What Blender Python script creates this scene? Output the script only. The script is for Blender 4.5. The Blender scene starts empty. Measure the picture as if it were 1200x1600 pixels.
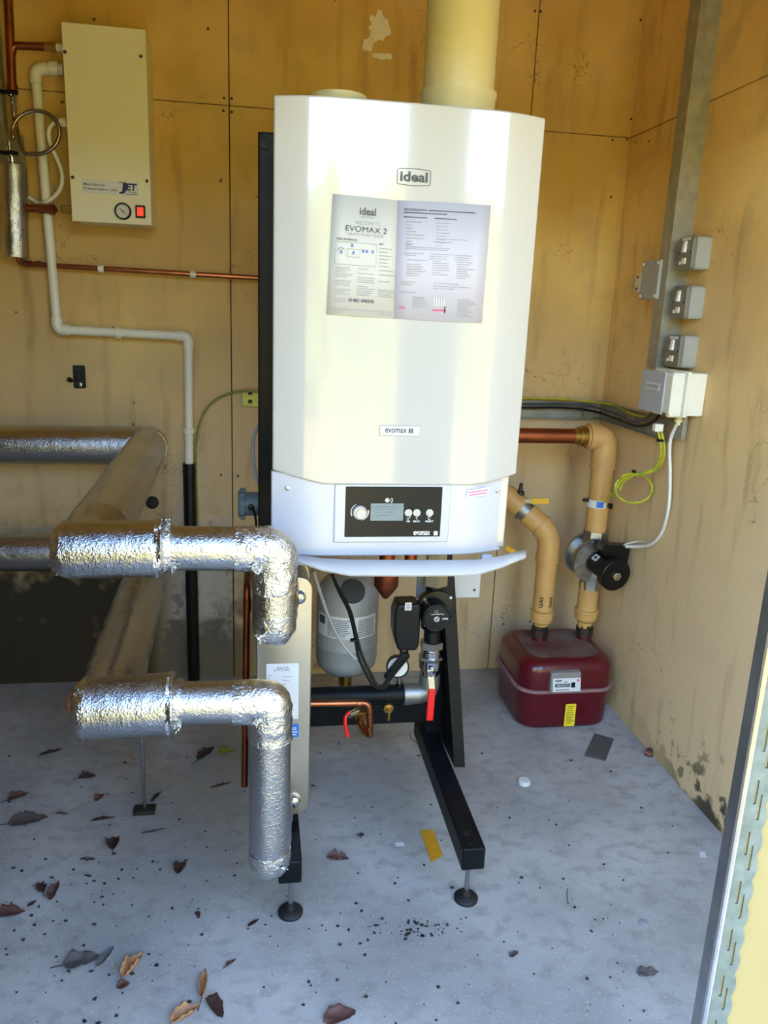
import bpy, math, random
from mathutils import Vector, Matrix, noise
random.seed(7)
scene = bpy.context.scene
COL = scene.collection

# ------------------------------------------------------------------ camera
FPX = 1220.0
YAW, PITCH, ROLL = math.radians(9.34), math.radians(14.29), math.radians(2.33)
CAM = Vector((0.0, -2.888, 1.42))
_fw = Vector((math.sin(YAW) * math.cos(PITCH), math.cos(YAW) * math.cos(PITCH), -math.sin(PITCH)))
_r0 = Vector((math.cos(YAW), -math.sin(YAW), 0)); _u0 = _r0.cross(_fw)
_r = _r0 * math.cos(ROLL) + _u0 * math.sin(ROLL)
_u = -_r0 * math.sin(ROLL) + _u0 * math.cos(ROLL)
cd = bpy.data.cameras.new('camera'); cam = bpy.data.objects.new('camera', cd); COL.objects.link(cam)
cd.sensor_fit = 'HORIZONTAL'; cd.sensor_width = 36.0; cd.lens = FPX / 1200.0 * 36.0
cd.clip_start = 0.02
cam.matrix_world = Matrix(((_r.x, _u.x, -_fw.x, CAM.x), (_r.y, _u.y, -_fw.y, CAM.y), (_r.z, _u.z, -_fw.z, CAM.z), (0, 0, 0, 1)))
scene.camera = cam

# ------------------------------------------------------------------ world, sun, exposure
DL, DT = -0.36, 2.14             # left edge and top of the doorway
SUN_EL, SUN_AZ = math.radians(48), math.radians(25)      # the sun stands behind the building (towards +Y)
w = bpy.data.worlds.new('world'); scene.world = w; w.use_nodes = True
nt = w.node_tree; bg = nt.nodes['Background']
sky = nt.nodes.new('ShaderNodeTexSky'); sky.sky_type = 'NISHITA'; sky.sun_disc = False
sky.sun_elevation = SUN_EL; sky.sun_rotation = SUN_AZ; sky.air_density = 1.0; sky.dust_density = 0.4; sky.ozone_density = 1.0
nt.links.new(sky.outputs[0], bg.inputs[0]); bg.inputs[1].default_value = 1.5
sl = bpy.data.lights.new('sun', 'SUN'); sl.energy = 11.5; sl.angle = math.radians(0.6); sl.color = (1.0, 0.93, 0.78)
so = bpy.data.objects.new('sun', sl); COL.objects.link(so)
so.rotation_euler = Vector((math.sin(SUN_AZ) * math.cos(SUN_EL), math.cos(SUN_AZ) * math.cos(SUN_EL), math.sin(SUN_EL))).to_track_quat('Z', 'Y').to_euler()
pl = bpy.data.lights.new('door_portal', 'AREA'); pl.shape = 'RECTANGLE'; pl.size = 1.318 - DL; pl.size_y = DT; pl.cycles.is_portal = True
po = bpy.data.objects.new('door_portal', pl); COL.objects.link(po)
po.location = ((1.318 + DL) / 2, -2.33, DT / 2); po.rotation_euler = (math.radians(90), 0, 0)
scene.view_settings.view_transform = 'Standard'; scene.view_settings.look = 'None'
scene.view_settings.gamma = 1.0; scene.view_settings.use_curve_mapping = False
scene.view_settings.exposure = 1.05

# ------------------------------------------------------------------ helpers: measuring
def ray(px, py): return _r * (px - 600) - _u * (py - 800) + _fw * FPX
def at(px, py, Y): d = ray(px, py); return CAM + d * ((Y - CAM.y) / d.y)
def onz(px, py, Z): d = ray(px, py); return CAM + d * ((Z - CAM.z) / d.z)
def onx(px, py, X): d = ray(px, py); return CAM + d * ((X - CAM.x) / d.x)
def V(*a): return Vector(a)

# ------------------------------------------------------------------ helpers: materials
def srgb(r, g, b):
    f = lambda c: (c / 255 / 12.92) if c / 255 <= 0.04045 else ((c / 255 + 0.055) / 1.055) ** 2.4
    return (f(r), f(g), f(b), 1)
MATS = {}
def mat(name, col, rough=0.5, metal=0.0, var=0.0, vs=20.0, bump=0.0, bs=60.0, coat=0.0, trans=0.0, spec=0.5, stretch=None, emit=None, alpha=1.0, alt=None):
    m = bpy.data.materials.new(name); m.use_nodes = True; N = m.node_tree.nodes; L = m.node_tree.links
    p = N['Principled BSDF']
    p.inputs['Roughness'].default_value = rough; p.inputs['Metallic'].default_value = metal
    p.inputs['Coat Weight'].default_value = coat; p.inputs['Coat Roughness'].default_value = 0.04
    p.inputs['Transmission Weight'].default_value = trans; p.inputs['Specular IOR Level'].default_value = spec
    p.inputs['Base Color'].default_value = col; p.inputs['Alpha'].default_value = alpha
    tc = N.new('ShaderNodeNewGeometry'); vec = tc.outputs['Position']
    if stretch:
        mp = N.new('ShaderNodeMapping'); mp.inputs['Scale'].default_value = stretch; L.new(vec, mp.inputs[0]); vec = mp.outputs[0]
    if var > 0 or alt:
        n = N.new('ShaderNodeTexNoise'); n.inputs['Scale'].default_value = vs; n.inputs['Detail'].default_value = 6; L.new(vec, n.inputs['Vector'])
        r = N.new('ShaderNodeValToRGB'); L.new(n.outputs[0], r.inputs[0])
        r.color_ramp.elements[0].position = 0.3; r.color_ramp.elements[1].position = 0.7
        a = alt or tuple(c * (1 - var) for c in col[:3]) + (1,)
        b = col if alt else tuple(min(1, c * (1 + var)) for c in col[:3]) + (1,)
        r.color_ramp.elements[0].color = a; r.color_ramp.elements[1].color = b
        L.new(r.outputs[0], p.inputs['Base Color'])
    if bump > 0:
        n = N.new('ShaderNodeTexNoise'); n.inputs['Scale'].default_value = bs; n.inputs['Detail'].default_value = 4; L.new(vec, n.inputs['Vector'])
        b = N.new('ShaderNodeBump'); b.inputs['Strength'].default_value = bump; b.inputs['Distance'].default_value = 0.004
        L.new(n.outputs[0], b.inputs['Height']); L.new(b.outputs[0], p.inputs['Normal'])
    if emit:
        p.inputs['Emission Color'].default_value = emit[0]; p.inputs['Emission Strength'].default_value = emit[1]
    MATS[name] = m; return m

def N_math(N, L, op, a, b=None, c=None, clamp=False):
    n = N.new('ShaderNodeMath'); n.operation = op; n.use_clamp = clamp
    for i, x in enumerate((a, b, c)):
        if x is None: continue
        if isinstance(x, (int, float)): n.inputs[i].default_value = x
        else: L.new(x, n.inputs[i])
    return n.outputs[0]
def N_ss(N, L, x, lo, hi):
    n = N.new('ShaderNodeMapRange'); n.interpolation_type = 'SMOOTHSTEP'
    n.inputs[1].default_value = lo; n.inputs[2].default_value = hi; n.inputs[3].default_value = 0; n.inputs[4].default_value = 1
    L.new(x, n.inputs[0]); return n.outputs[0]
def N_mix(N, L, f, a, b):
    n = N.new('ShaderNodeMix'); n.data_type = 'RGBA'
    if isinstance(f, (int, float)): n.inputs[0].default_value = f
    else: L.new(f, n.inputs[0])
    for i, x in ((6, a), (7, b)):
        if isinstance(x, tuple): n.inputs[i].default_value = x
        else: L.new(x, n.inputs[i])
    return n.outputs[2]
def N_noise(N, L, vec, s, det=5, scale=None):
    if scale:
        mp = N.new('ShaderNodeMapping'); mp.inputs['Scale'].default_value = scale; L.new(vec, mp.inputs[0]); vec = mp.outputs[0]
    n = N.new('ShaderNodeTexNoise'); n.inputs['Scale'].default_value = s; n.inputs['Detail'].default_value = det; L.new(vec, n.inputs['Vector']); return n.outputs[0]

def wall_material(name, back):
    m = bpy.data.materials.new(name); m.use_nodes = True; N = m.node_tree.nodes; L = m.node_tree.links; p = N['Principled BSDF']
    g = N.new('ShaderNodeNewGeometry'); pos = g.outputs['Position']
    sep = N.new('ShaderNodeSeparateXYZ'); L.new(pos, sep.inputs[0]); X, Y, Z = sep.outputs
    big = N_noise(N, L, pos, 1.6, 6); mid = N_noise(N, L, pos, 7.0, 7); fine = N_noise(N, L, pos, 60.0, 4)
    c = N_mix(N, L, N_ss(N, L, big, 0.38, 0.66), *((srgb(196, 158, 82), srgb(226, 190, 114)) if back else (srgb(222, 180, 104), srgb(242, 206, 134))))  # side boards: same cream, lightened to paint in the stronger light there
    c = N_mix(N, L, N_math(N, L, 'MULTIPLY', N_ss(N, L, mid, 0.48, 0.72), 0.5), c, srgb(190, 160, 112))
    # cooler sky light painted in as beige low on the boards, ragged upper limit
    hz = N_math(N, L, 'ADD', Z, N_math(N, L, 'MULTIPLY', N_math(N, L, 'SUBTRACT', big, 0.5), 1.1))
    low_sky_tint = N_math(N, L, 'SUBTRACT', 1.0, N_ss(N, L, hz, 0.5, 1.9))
    c = N_mix(N, L, N_math(N, L, 'MULTIPLY', low_sky_tint, 0.85), c, srgb(206, 182, 148) if back else srgb(226, 200, 160))
    # streaks of grime
    st = N_noise(N, L, pos, 5.0, 6, (3.2, 3.2, 0.5))
    c = N_mix(N, L, N_math(N, L, 'MULTIPLY', N_ss(N, L, st, 0.52, 0.78), 0.5), c, srgb(136, 104, 64))
    # small specks and scratches
    v = N.new('ShaderNodeTexVoronoi'); v.inputs['Scale'].default_value = 16.0; L.new(pos, v.inputs['Vector'])
    pick = N.new('ShaderNodeSeparateColor'); L.new(v.outputs['Color'], pick.inputs[0])
    dist = N_math(N, L, 'ADD', v.outputs['Distance'], N_math(N, L, 'MULTIPLY', N_math(N, L, 'SUBTRACT', fine, 0.5), 0.22))
    sp = N_math(N, L, 'MULTIPLY', N_math(N, L, 'LESS_THAN', dist, 0.085), N_math(N, L, 'GREATER_THAN', pick.outputs[0], 0.72))
    c = N_mix(N, L, N_math(N, L, 'MULTIPLY', sp, 0.75), c, srgb(62, 46, 30))
    wv = N_noise(N, L, pos, 9.0, 3)
    wv2 = N_noise(N, L, pos, 2.3, 2)
    line = N_math(N, L, 'MULTIPLY', N_math(N, L, 'LESS_THAN', N_math(N, L, 'ABSOLUTE', N_math(N, L, 'SUBTRACT', wv, 0.5)), 0.0028), N_ss(N, L, wv2, 0.57, 0.62))
    c = N_mix(N, L, N_math(N, L, 'MULTIPLY', line, 0.7), c, srgb(80, 62, 42))
    # mould: ragged black growth near the floor
    mn = N_noise(N, L, pos, 4.5, 9); mn2 = N_noise(N, L, pos, 14.0, 8)
    rag = N_math(N, L, 'ADD', N_math(N, L, 'MULTIPLY', N_math(N, L, 'SUBTRACT', mn, 0.5), 0.75), N_math(N, L, 'MULTIPLY', N_math(N, L, 'SUBTRACT', mn2, 0.5), 0.55))
    if back:
        left = N_math(N, L, 'SUBTRACT', 1.0, N_ss(N, L, X, -0.44, -0.27))
        low = N_math(N, L, 'SUBTRACT', 1.0, N_ss(N, L, N_math(N, L, 'ADD', Z, rag), 0.34, 0.64))
        m1 = N_math(N, L, 'MULTIPLY', left, low)
        low2 = N_math(N, L, 'SUBTRACT', 1.0, N_ss(N, L, N_math(N, L, 'ADD', Z, N_math(N, L, 'MULTIPLY', rag, 1.6)), 0.12, 0.42))
        b2 = N_math(N, L, 'MULTIPLY', low2, N_math(N, L, 'SUBTRACT', 1.0, N_ss(N, L, X, -0.1, 0.1)))
        # pale bare plaster showing between the mould patches
        pale = N_math(N, L, 'MULTIPLY', N_ss(N, L, X, -0.42, -0.30), N_math(N, L, 'SUBTRACT', 1.0, N_ss(N, L, X, -0.12, -0.08)))
        pale = N_math(N, L, 'MULTIPLY', pale, N_math(N, L, 'SUBTRACT', 1.0, N_ss(N, L, N_math(N, L, 'ADD', Z, rag), 0.45, 0.75)))
        c = N_mix(N, L, N_math(N, L, 'MULTIPLY', pale, 0.8), c, srgb(178, 172, 166))
        spots = N_math(N, L, 'MULTIPLY', N_ss(N, L, mn2, 0.54, 0.62), N_math(N, L, 'SUBTRACT', 1.0, N_ss(N, L, N_math(N, L, 'ADD', Z, rag), 0.35, 1.0)))
        spots = N_math(N, L, 'MULTIPLY', spots, N_math(N, L, 'SUBTRACT', 1.0, N_ss(N, L, X, 0.0, 0.6)))
        mould = N_math(N, L, 'MAXIMUM', N_math(N, L, 'MAXIMUM', m1, N_math(N, L, 'MULTIPLY', b2, 0.75)), N_math(N, L, 'MULTIPLY', spots, 0.55))
    else:
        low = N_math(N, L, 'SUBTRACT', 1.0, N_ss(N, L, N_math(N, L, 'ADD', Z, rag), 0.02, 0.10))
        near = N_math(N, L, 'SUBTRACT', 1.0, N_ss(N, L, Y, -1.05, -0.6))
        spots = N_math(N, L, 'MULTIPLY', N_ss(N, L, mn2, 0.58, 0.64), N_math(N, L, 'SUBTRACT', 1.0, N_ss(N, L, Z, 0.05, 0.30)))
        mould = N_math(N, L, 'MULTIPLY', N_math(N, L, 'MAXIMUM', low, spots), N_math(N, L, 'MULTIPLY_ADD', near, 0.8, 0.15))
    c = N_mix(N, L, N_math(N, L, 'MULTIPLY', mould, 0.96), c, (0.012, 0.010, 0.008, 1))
    L.new(c, p.inputs['Base Color']); p.inputs['Roughness'].default_value = 0.62; p.inputs['Specular IOR Level'].default_value = 0.35
    b = N.new('ShaderNodeBump'); b.inputs['Strength'].default_value = 0.25; b.inputs['Distance'].default_value = 0.003
    L.new(N_math(N, L, 'ADD', mid, N_math(N, L, 'MULTIPLY', fine, 0.4)), b.inputs['Height']); L.new(b.outputs[0], p.inputs['Normal'])
    return m

def concrete_material():
    m = bpy.data.materials.new('concrete'); m.use_nodes = True; N = m.node_tree.nodes; L = m.node_tree.links; p = N['Principled BSDF']
    g = N.new('ShaderNodeNewGeometry'); pos = g.outputs['Position']
    a = N_noise(N, L, pos, 2.2, 8); b = N_noise(N, L, pos, 20.0, 10, (1, 1.3, 1)); f = N_noise(N, L, pos, 160.0, 4)
    c = N_mix(N, L, N_ss(N, L, a, 0.35, 0.68), srgb(146, 144, 140), srgb(176, 174, 169))
    c = N_mix(N, L, N_math(N, L, 'MULTIPLY', N_ss(N, L, b, 0.45, 0.72), 0.55), c, srgb(128, 126, 122))
    c = N_mix(N, L, N_math(N, L, 'MULTIPLY', N_ss(N, L, b, 0.52, 0.3), 0.0), c, srgb(180, 180, 182))
    c = N_mix(N, L, N_math(N, L, 'MULTIPLY', N_ss(N, L, f, 0.58, 0.72), 0.45), c, srgb(208, 206, 200))
    v = N.new('ShaderNodeTexVoronoi'); v.inputs['Scale'].default_value = 30.0; L.new(pos, v.inputs['Vector'])
    pick = N.new('ShaderNodeSeparateColor'); L.new(v.outputs['Color'], pick.inputs[0])
    d = N_math(N, L, 'ADD', v.outputs['Distance'], N_math(N, L, 'MULTIPLY', N_math(N, L, 'SUBTRACT', f, 0.5), 0.3))
    sp = N_math(N, L, 'MULTIPLY', N_math(N, L, 'LESS_THAN', d, 0.055), N_math(N, L, 'GREATER_THAN', pick.outputs[1], 0.86))
    c = N_mix(N, L, N_math(N, L, 'MULTIPLY', sp, 0.7), c, srgb(52, 50, 48))
    L.new(c, p.inputs['Base Color']); p.inputs['Roughness'].default_value = 1.5
    bm = N.new('ShaderNodeBump'); bm.inputs['Strength'].default_value = 0.35; bm.inputs['Distance'].default_value = 0.004
    L.new(N_math(N, L, 'ADD', b, N_math(N, L, 'MULTIPLY', f, 0.35)), bm.inputs['Height']); L.new(bm.outputs[0], p.inputs['Normal'])
    return m

def foil_material(name, tint, rough, scale, strength):
    m = bpy.data.materials.new(name); m.use_nodes = True; N = m.node_tree.nodes; L = m.node_tree.links; p = N['Principled BSDF']
    g = N.new('ShaderNodeNewGeometry'); pos = g.outputs['Position']
    p.inputs['Metallic'].default_value = 1.0; p.inputs['Base Color'].default_value = tint
    a = N_noise(N, L, pos, scale, 5); w2 = N_noise(N, L, pos, scale * 3.3, 3); gl = N_noise(N, L, pos, 5, 3)
    L.new(N_math(N, L, 'MULTIPLY_ADD', gl, 0.18, rough - 0.08), p.inputs['Roughness'])
    # ridge-like creases
    rd = N_math(N, L, 'ABSOLUTE', N_math(N, L, 'SUBTRACT', a, 0.5))
    h = N_math(N, L, 'ADD', N_math(N, L, 'MULTIPLY', rd, 1.4), N_math(N, L, 'MULTIPLY', w2, 0.35))
    b = N.new('ShaderNodeBump'); b.inputs['Strength'].default_value = strength; b.inputs['Distance'].default_value = 0.004
    L.new(h, b.inputs['Height']); L.new(b.outputs[0], p.inputs['Normal'])
    return m

M = {}
M['wall_back'] = wall_material('cream_board_back', True); M['wall_side_brightened'] = wall_material('cream_board_side_brightened', False)
M['concrete'] = concrete_material()
M['ceiling'] = mat('ceiling_board', srgb(200, 165, 92), 0.7, var=0.12, vs=3)
M['white'] = mat('boiler_gloss_white', srgb(181, 177, 170), 0.12, var=0.015, vs=3, coat=0.5)
M['white_cool'] = mat('satin_cool_white', srgb(186, 186, 193), 0.3, var=0.015, vs=3, coat=0.1)
M['white2'] = mat('white_enamel', srgb(190, 190, 192), 0.35, var=0.02, vs=5)
M['jetwhite'] = mat('cream_enamel', srgb(226, 219, 188), 0.42, var=0.02, vs=4)
M['plastic_white'] = mat('white_plastic', srgb(230, 226, 212), 0.4, var=0.03, vs=9)
M['flue'] = mat('flue_plastic', srgb(204, 194, 156), 0.38, var=0.02, vs=5)
M['paper'] = mat('paper', srgb(190, 186, 178), 0.7, var=0.015, vs=14)
M['paper2'] = mat('paper_cool', srgb(182, 177, 186), 0.65, var=0.015, vs=14)
M['ink'] = mat('ink_grey', srgb(70, 70, 74), 0.7, var=0.1)
M['inklight'] = mat('ink_pale', srgb(150, 150, 154), 0.7, var=0.1)
M['inkblue'] = mat('ink_blue', srgb(96, 116, 170), 0.7, var=0.1)
M['inkred'] = mat('ink_magenta', srgb(206, 70, 120), 0.7, var=0.1)
M['black_gloss'] = mat('fascia_black', srgb(24, 25, 27), 0.35, var=0.05, spec=0.25)
M['lcd'] = mat('lcd_glass', srgb(112, 126, 128), 0.25, var=0.06, vs=40)
M['white_print'] = mat('white_print', srgb(235, 235, 235), 0.5, var=0.02)
M['black_paint'] = mat('black_painted_steel', srgb(18, 19, 22), 0.42, spec=0.15, var=0.25, vs=12, bump=0.08, bs=120)
M['black_plastic'] = mat('black_plastic', srgb(12, 12, 13), 0.36, spec=0.3, var=0.2, vs=30)
M['rubber'] = mat('black_rubber', srgb(24, 24, 26), 0.6, var=0.2, vs=30)
M['copper'] = mat('copper_pipe', srgb(172, 106, 72), 0.3, 1.0, var=0.25, vs=14, bump=0.05, bs=50)
M['copper_old'] = mat('copper_dull', srgb(150, 84, 56), 0.42, 1.0, var=0.35, vs=10, bump=0.05, bs=50)
M['copper_dark'] = mat('copper_brown', srgb(124, 66, 42), 0.4, 1.0, var=0.3, vs=12)
M['brass'] = mat('brass', srgb(186, 150, 82), 0.32, 1.0, var=0.2, vs=30)
M['chrome'] = mat('chrome', srgb(210, 210, 212), 0.16, 1.0, var=0.06, vs=30)
M['steel'] = mat('zinc_steel', srgb(170, 172, 174), 0.3, 1.0, var=0.12, vs=40)
M['galv'] = mat('galvanised_steel', srgb(158, 156, 144), 0.45, 0.5, var=0.18, vs=26, bump=0.04, bs=90)
M['cast'] = mat('cast_grey', srgb(148, 148, 146), 0.45, 0.85, var=0.18, vs=50, bump=0.12, bs=160)
M['cast_alu'] = mat('cast_aluminium', srgb(168, 170, 172), 0.36, 1.0, var=0.15, vs=40, bump=0.15, bs=140)
M['stainless'] = mat('stainless_plate', srgb(196, 188, 168), 0.34, 1.0, var=0.07, vs=9, bump=0.03, bs=30)
M['foil'] = foil_material('foil_crinkled', (0.50, 0.50, 0.50, 1), 0.17, 110, 0.55)
M['foil_tape'] = foil_material('foil_tape_crumpled', (0.66, 0.66, 0.66, 1), 0.12, 80, 1.0)
M['foil_dull'] = foil_material('foil_smooth', (0.46, 0.45, 0.44, 1), 0.26, 22, 0.16)
M['knob'] = mat('silver_plastic', srgb(176, 176, 176), 0.3, 0.25, var=0.04, vs=50)
M['foam'] = mat('brown_foam', srgb(140, 86, 58), 0.8, var=0.3, vs=40, bump=0.3, bs=90)
M['grey_vessel'] = mat('grey_enamel', srgb(152, 152, 150), 0.34, var=0.03, vs=8)
M['red'] = mat('red_grip', srgb(224, 22, 24), 0.4, var=0.06, vs=20)
M['yellow'] = mat('yellow_grip', srgb(222, 172, 40), 0.45, var=0.1, vs=20)
M['gasyellow'] = mat('ochre_gas_pipe', srgb(198, 154, 92), 0.48, var=0.10, vs=12)
M['meter'] = mat('maroon_enamel', srgb(84, 6, 22), 0.3, var=0.12, vs=14, coat=0.2)
M['meter_dust'] = mat('dusty_maroon', srgb(92, 36, 44), 0.75, alt=srgb(112, 100, 92), vs=9)
M['dust_grey'] = mat('dusty_rim', srgb(140, 106, 106), 0.7, var=0.2, vs=20)
M['union'] = mat('black_iron_union', srgb(60, 52, 46), 0.5, 0.5, var=0.3, vs=30)
M['idx_grey'] = mat('grey_plastic_index', srgb(132, 128, 124), 0.5, var=0.1, vs=20)
M['label_yellow'] = mat('yellow_label', srgb(246, 214, 30), 0.5, var=0.04, vs=40)
M['label_white'] = mat('white_label', srgb(212, 212, 212), 0.5, var=0.03, vs=40)
M['label_blue'] = mat('blue_label', srgb(36, 104, 196), 0.45, var=0.05, vs=40)
M['navy'] = mat('navy_print', srgb(24, 28, 92), 0.5, var=0.05)
M['grey_box'] = mat('grey_enclosure', srgb(158, 158, 154), 0.5, var=0.05, vs=18)
M['grey_plate'] = mat('grey_metalclad', srgb(128, 126, 120), 0.42, 0.3, var=0.08, vs=18)
M['junction'] = mat('grey_lid', srgb(176, 180, 184), 0.45, var=0.03, vs=18)
M['teal'] = mat('grey_green_fitting', srgb(92, 112, 116), 0.5, var=0.1, vs=20)
M['cable_white'] = mat('white_cable', srgb(228, 224, 214), 0.45, var=0.04, vs=30)
M['cable_grey'] = mat('grey_cable', srgb(150, 150, 150), 0.45, var=0.05, vs=30)
M['cable_black'] = mat('black_cable', srgb(11, 11, 12), 0.4, spec=0.3, var=0.2, vs=30)
M['cable_blue'] = mat('dark_blue_cable', srgb(62, 64, 84), 0.45, var=0.1, vs=30)
M['earth'] = mat('earth_yellow', srgb(214, 190, 40), 0.45, alt=srgb(120, 150, 50), vs=46)
M['earth_green'] = mat('earth_green', srgb(104, 128, 60), 0.5, alt=srgb(140, 140, 60), vs=40)
M['terminal'] = mat('green_yellow_terminal', srgb(206, 208, 96), 0.5, var=0.15, vs=40)
M['dark_iron'] = mat('dark_iron', srgb(44, 40, 38), 0.6, 0.4, var=0.3, vs=40)
M['switch_red'] = mat('lit_rocker', srgb(240, 30, 20), 0.3, emit=((1.0, 0.06, 0.03, 1), 0.6))
M['gauge_face'] = mat('gauge_face', srgb(205, 205, 200), 0.4, var=0.02)
M['orange'] = mat('amber_tape', srgb(206, 150, 38), 0.35, var=0.12, vs=40)
M['bead'] = mat('galvanised_bead', srgb(92, 104, 102), 0.55, 0.5, var=0.22, vs=60, bump=0.1, bs=200)
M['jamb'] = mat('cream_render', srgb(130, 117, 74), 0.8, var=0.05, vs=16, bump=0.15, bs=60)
M['hole'] = mat('hole_black', srgb(8, 8, 8), 0.8, var=0.1)
M['slate'] = mat('grey_offcut', srgb(84, 82, 80), 0.6, var=0.15, vs=40)
M['plaster'] = mat('bare_plaster', srgb(226, 216, 196), 0.85, var=0.08, vs=40)
M['clear'] = mat('clear_plastic', srgb(200, 200, 210), 0.2, trans=0.5, var=0.02)
M['grit'] = mat('dark_grit', srgb(46, 42, 40), 0.8, var=0.4, vs=90)
M['grass'] = mat('sunlit_grass', srgb(190, 156, 76), 0.9, var=0.25, vs=3, bump=0.5, bs=30)
M['hedge'] = mat('hedge_green', srgb(146, 140, 50), 0.8, var=0.35, vs=4, bump=1.0, bs=12)
M['masonry'] = mat('outside_render', srgb(200, 180, 140), 0.85, var=0.08, vs=5)
LEAF = {
 'dark': mat('leaf_dark_brown', srgb(58, 36, 30), 0.7, var=0.35, vs=40, bump=0.3, bs=120),
 'brown': mat('leaf_brown', srgb(92, 58, 44), 0.65, var=0.3, vs=40, bump=0.3, bs=120),
 'tan': mat('leaf_tan', srgb(168, 118, 76), 0.6, var=0.25, vs=50, bump=0.3, bs=120),
 'grey': mat('leaf_grey', srgb(84, 78, 76), 0.75, var=0.2, vs=40, bump=0.3, bs=120),
 'red': mat('leaf_red_brown', srgb(92, 60, 54), 0.65, var=0.3, vs=40, bump=0.3, bs=120),
 'green': mat('leaf_yellow_green', srgb(132, 136, 56), 0.65, var=0.2, vs=40, bump=0.2, bs=120),
}

# ------------------------------------------------------------------ helpers: mesh building
def frame_for(d):
    d = d.normalized(); a = Vector((0, 0, 1)) if abs(d.z) < 0.9 else Vector((1, 0, 0))
    u = d.cross(a).normalized(); return u, d.cross(u).normalized()
class MB:
    def __init__(s): s.v = []; s.f = []
    def quad(s, *pts):
        b = len(s.v); s.v += [Vector(p) for p in pts]; s.f.append(tuple(range(b, b + len(pts)))); return s
    def box(s, lo, hi, R=None, c=None):
        x0, y0, z0 = lo; x1, y1, z1 = hi
        P = [Vector(p) for p in ((x0,y0,z0),(x1,y0,z0),(x1,y1,z0),(x0,y1,z0),(x0,y0,z1),(x1,y0,z1),(x1,y1,z1),(x0,y1,z1))]
        if R is not None:
            cc = c if c is not None else (Vector(lo) + Vector(hi)) / 2
            P = [R @ (p - cc) + cc for p in P]
        b = len(s.v); s.v += P
        for q in ((0,3,2,1),(4,5,6,7),(0,1,5,4),(1,2,6,5),(2,3,7,6),(3,0,4,7)): s.f.append(tuple(b + i for i in q))
        return s
    def hexa(s, P):   # 8 corners: bottom ring, top ring
        b = len(s.v); s.v += [Vector(p) for p in P]
        for q in ((0,3,2,1),(4,5,6,7),(0,1,5,4),(1,2,6,5),(2,3,7,6),(3,0,4,7)): s.f.append(tuple(b + i for i in q))
        return s
    def sweep(s, path, r, n=14, caps=True, disp=None, squash=None):
        path = [Vector(p) for p in path]; k = len(path)
        T = []
        for i in range(k):
            a = path[min(i + 1, k - 1)] - path[max(i - 1, 0)]
            T.append(a.normalized())
        u, vv = frame_for(T[0]); b = len(s.v)
        for i in range(k):
            if i:
                u = (u - T[i] * u.dot(T[i])).normalized()
            vv = T[i].cross(u)
            rr = r[i] if isinstance(r, (list, tuple)) else r
            # widen the ring at a mitred corner
            for j in range(n):
                th = 2 * math.pi * j / n
                p = path[i] + (u * math.cos(th) + vv * math.sin(th)) * rr
                if disp: p = p + (p - path[i]).normalized() * disp(p)
                s.v.append(p)
        for i in range(k - 1):
            for j in range(n):
                a0 = b + i * n + j; a1 = b + i * n + (j + 1) % n
                s.f.append((a0, a1, a1 + n, a0 + n))
        if caps:
            s.f.append(tuple(b + j for j in reversed(range(n)))); s.f.append(tuple(b + (k - 1) * n + j for j in range(n)))
        return s
    def cyl(s, p0, p1, r, r2=None, n=20):
        r2 = r if r2 is None else r2; p0 = Vector(p0); p1 = Vector(p1)
        return s.sweep([p0, p1], [r, r2], n)
    def lathe(s, base, axis, prof, n=24):      # prof: (distance along axis, radius)
        base = Vector(base); axis = Vector(axis).normalized()
        u, vv = frame_for(axis); b = len(s.v); k = len(prof)
        for h, r in prof:
            for j in range(n):
                th = 2 * math.pi * j / n
                s.v.append(base + axis * h + (u * math.cos(th) + vv * math.sin(th)) * max(r, 1e-5))
        for i in range(k - 1):
            for j in range(n):
                a0 = b + i * n + j; a1 = b + i * n + (j + 1) % n
                s.f.append((a0, a1, a1 + n, a0 + n))
        s.f.append(tuple(b + j for j in reversed(range(n)))); s.f.append(tuple(b + (k - 1) * n + j for j in range(n)))
        return s
    def prism(s, poly, d):         # poly: 3D points in order, d: extrusion vector
        poly = [Vector(p) for p in poly]; d = Vector(d); n = len(poly); b = len(s.v)
        s.v += poly + [p + d for p in poly]
        s.f.append(tuple(b + i for i in reversed(range(n)))); s.f.append(tuple(b + n + i for i in range(n)))
        for i in range(n): j = (i + 1) % n; s.f.append((b + i, b + j, b + n + j, b + n + i))
        return s
    def build(s, name, m, parent=None, bevel=0.0, seg=2, sharp=38, solid=0.0, origin=None):
        root = parent
        while root is not None and root.parent is not None: root = root.parent
        if root is not None: o0 = root.location.copy()
        elif origin is not None: o0 = Vector(origin)
        else:
            lo = [min(p[i] for p in s.v) for i in range(3)]; hi = [max(p[i] for p in s.v) for i in range(3)]
            o0 = Vector(((lo[0] + hi[0]) / 2, (lo[1] + hi[1]) / 2, lo[2]))
        me = bpy.data.meshes.new(name); me.from_pydata([p - o0 for p in s.v], [], s.f)
        import bmesh
        bm = bmesh.new(); bm.from_mesh(me); bmesh.ops.recalc_face_normals(bm, faces=bm.faces); bm.to_mesh(me); bm.free()
        for p in me.polygons: p.use_smooth = True
        me.set_sharp_from_angle(angle=math.radians(sharp))
        me.materials.append(M[m] if isinstance(m, str) else m)
        o = bpy.data.objects.new(name, me); COL.objects.link(o)
        if parent is not None: o.parent = parent
        else: o.location = o0
        if solid: md = o.modifiers.new('solidify', 'SOLIDIFY'); md.thickness = solid
        if bevel: md = o.modifiers.new('bevel', 'BEVEL'); md.width = bevel; md.segments = seg; md.limit_method = 'ANGLE'; md.angle_limit = math.radians(40); md.harden_normals = False
        return o
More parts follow.
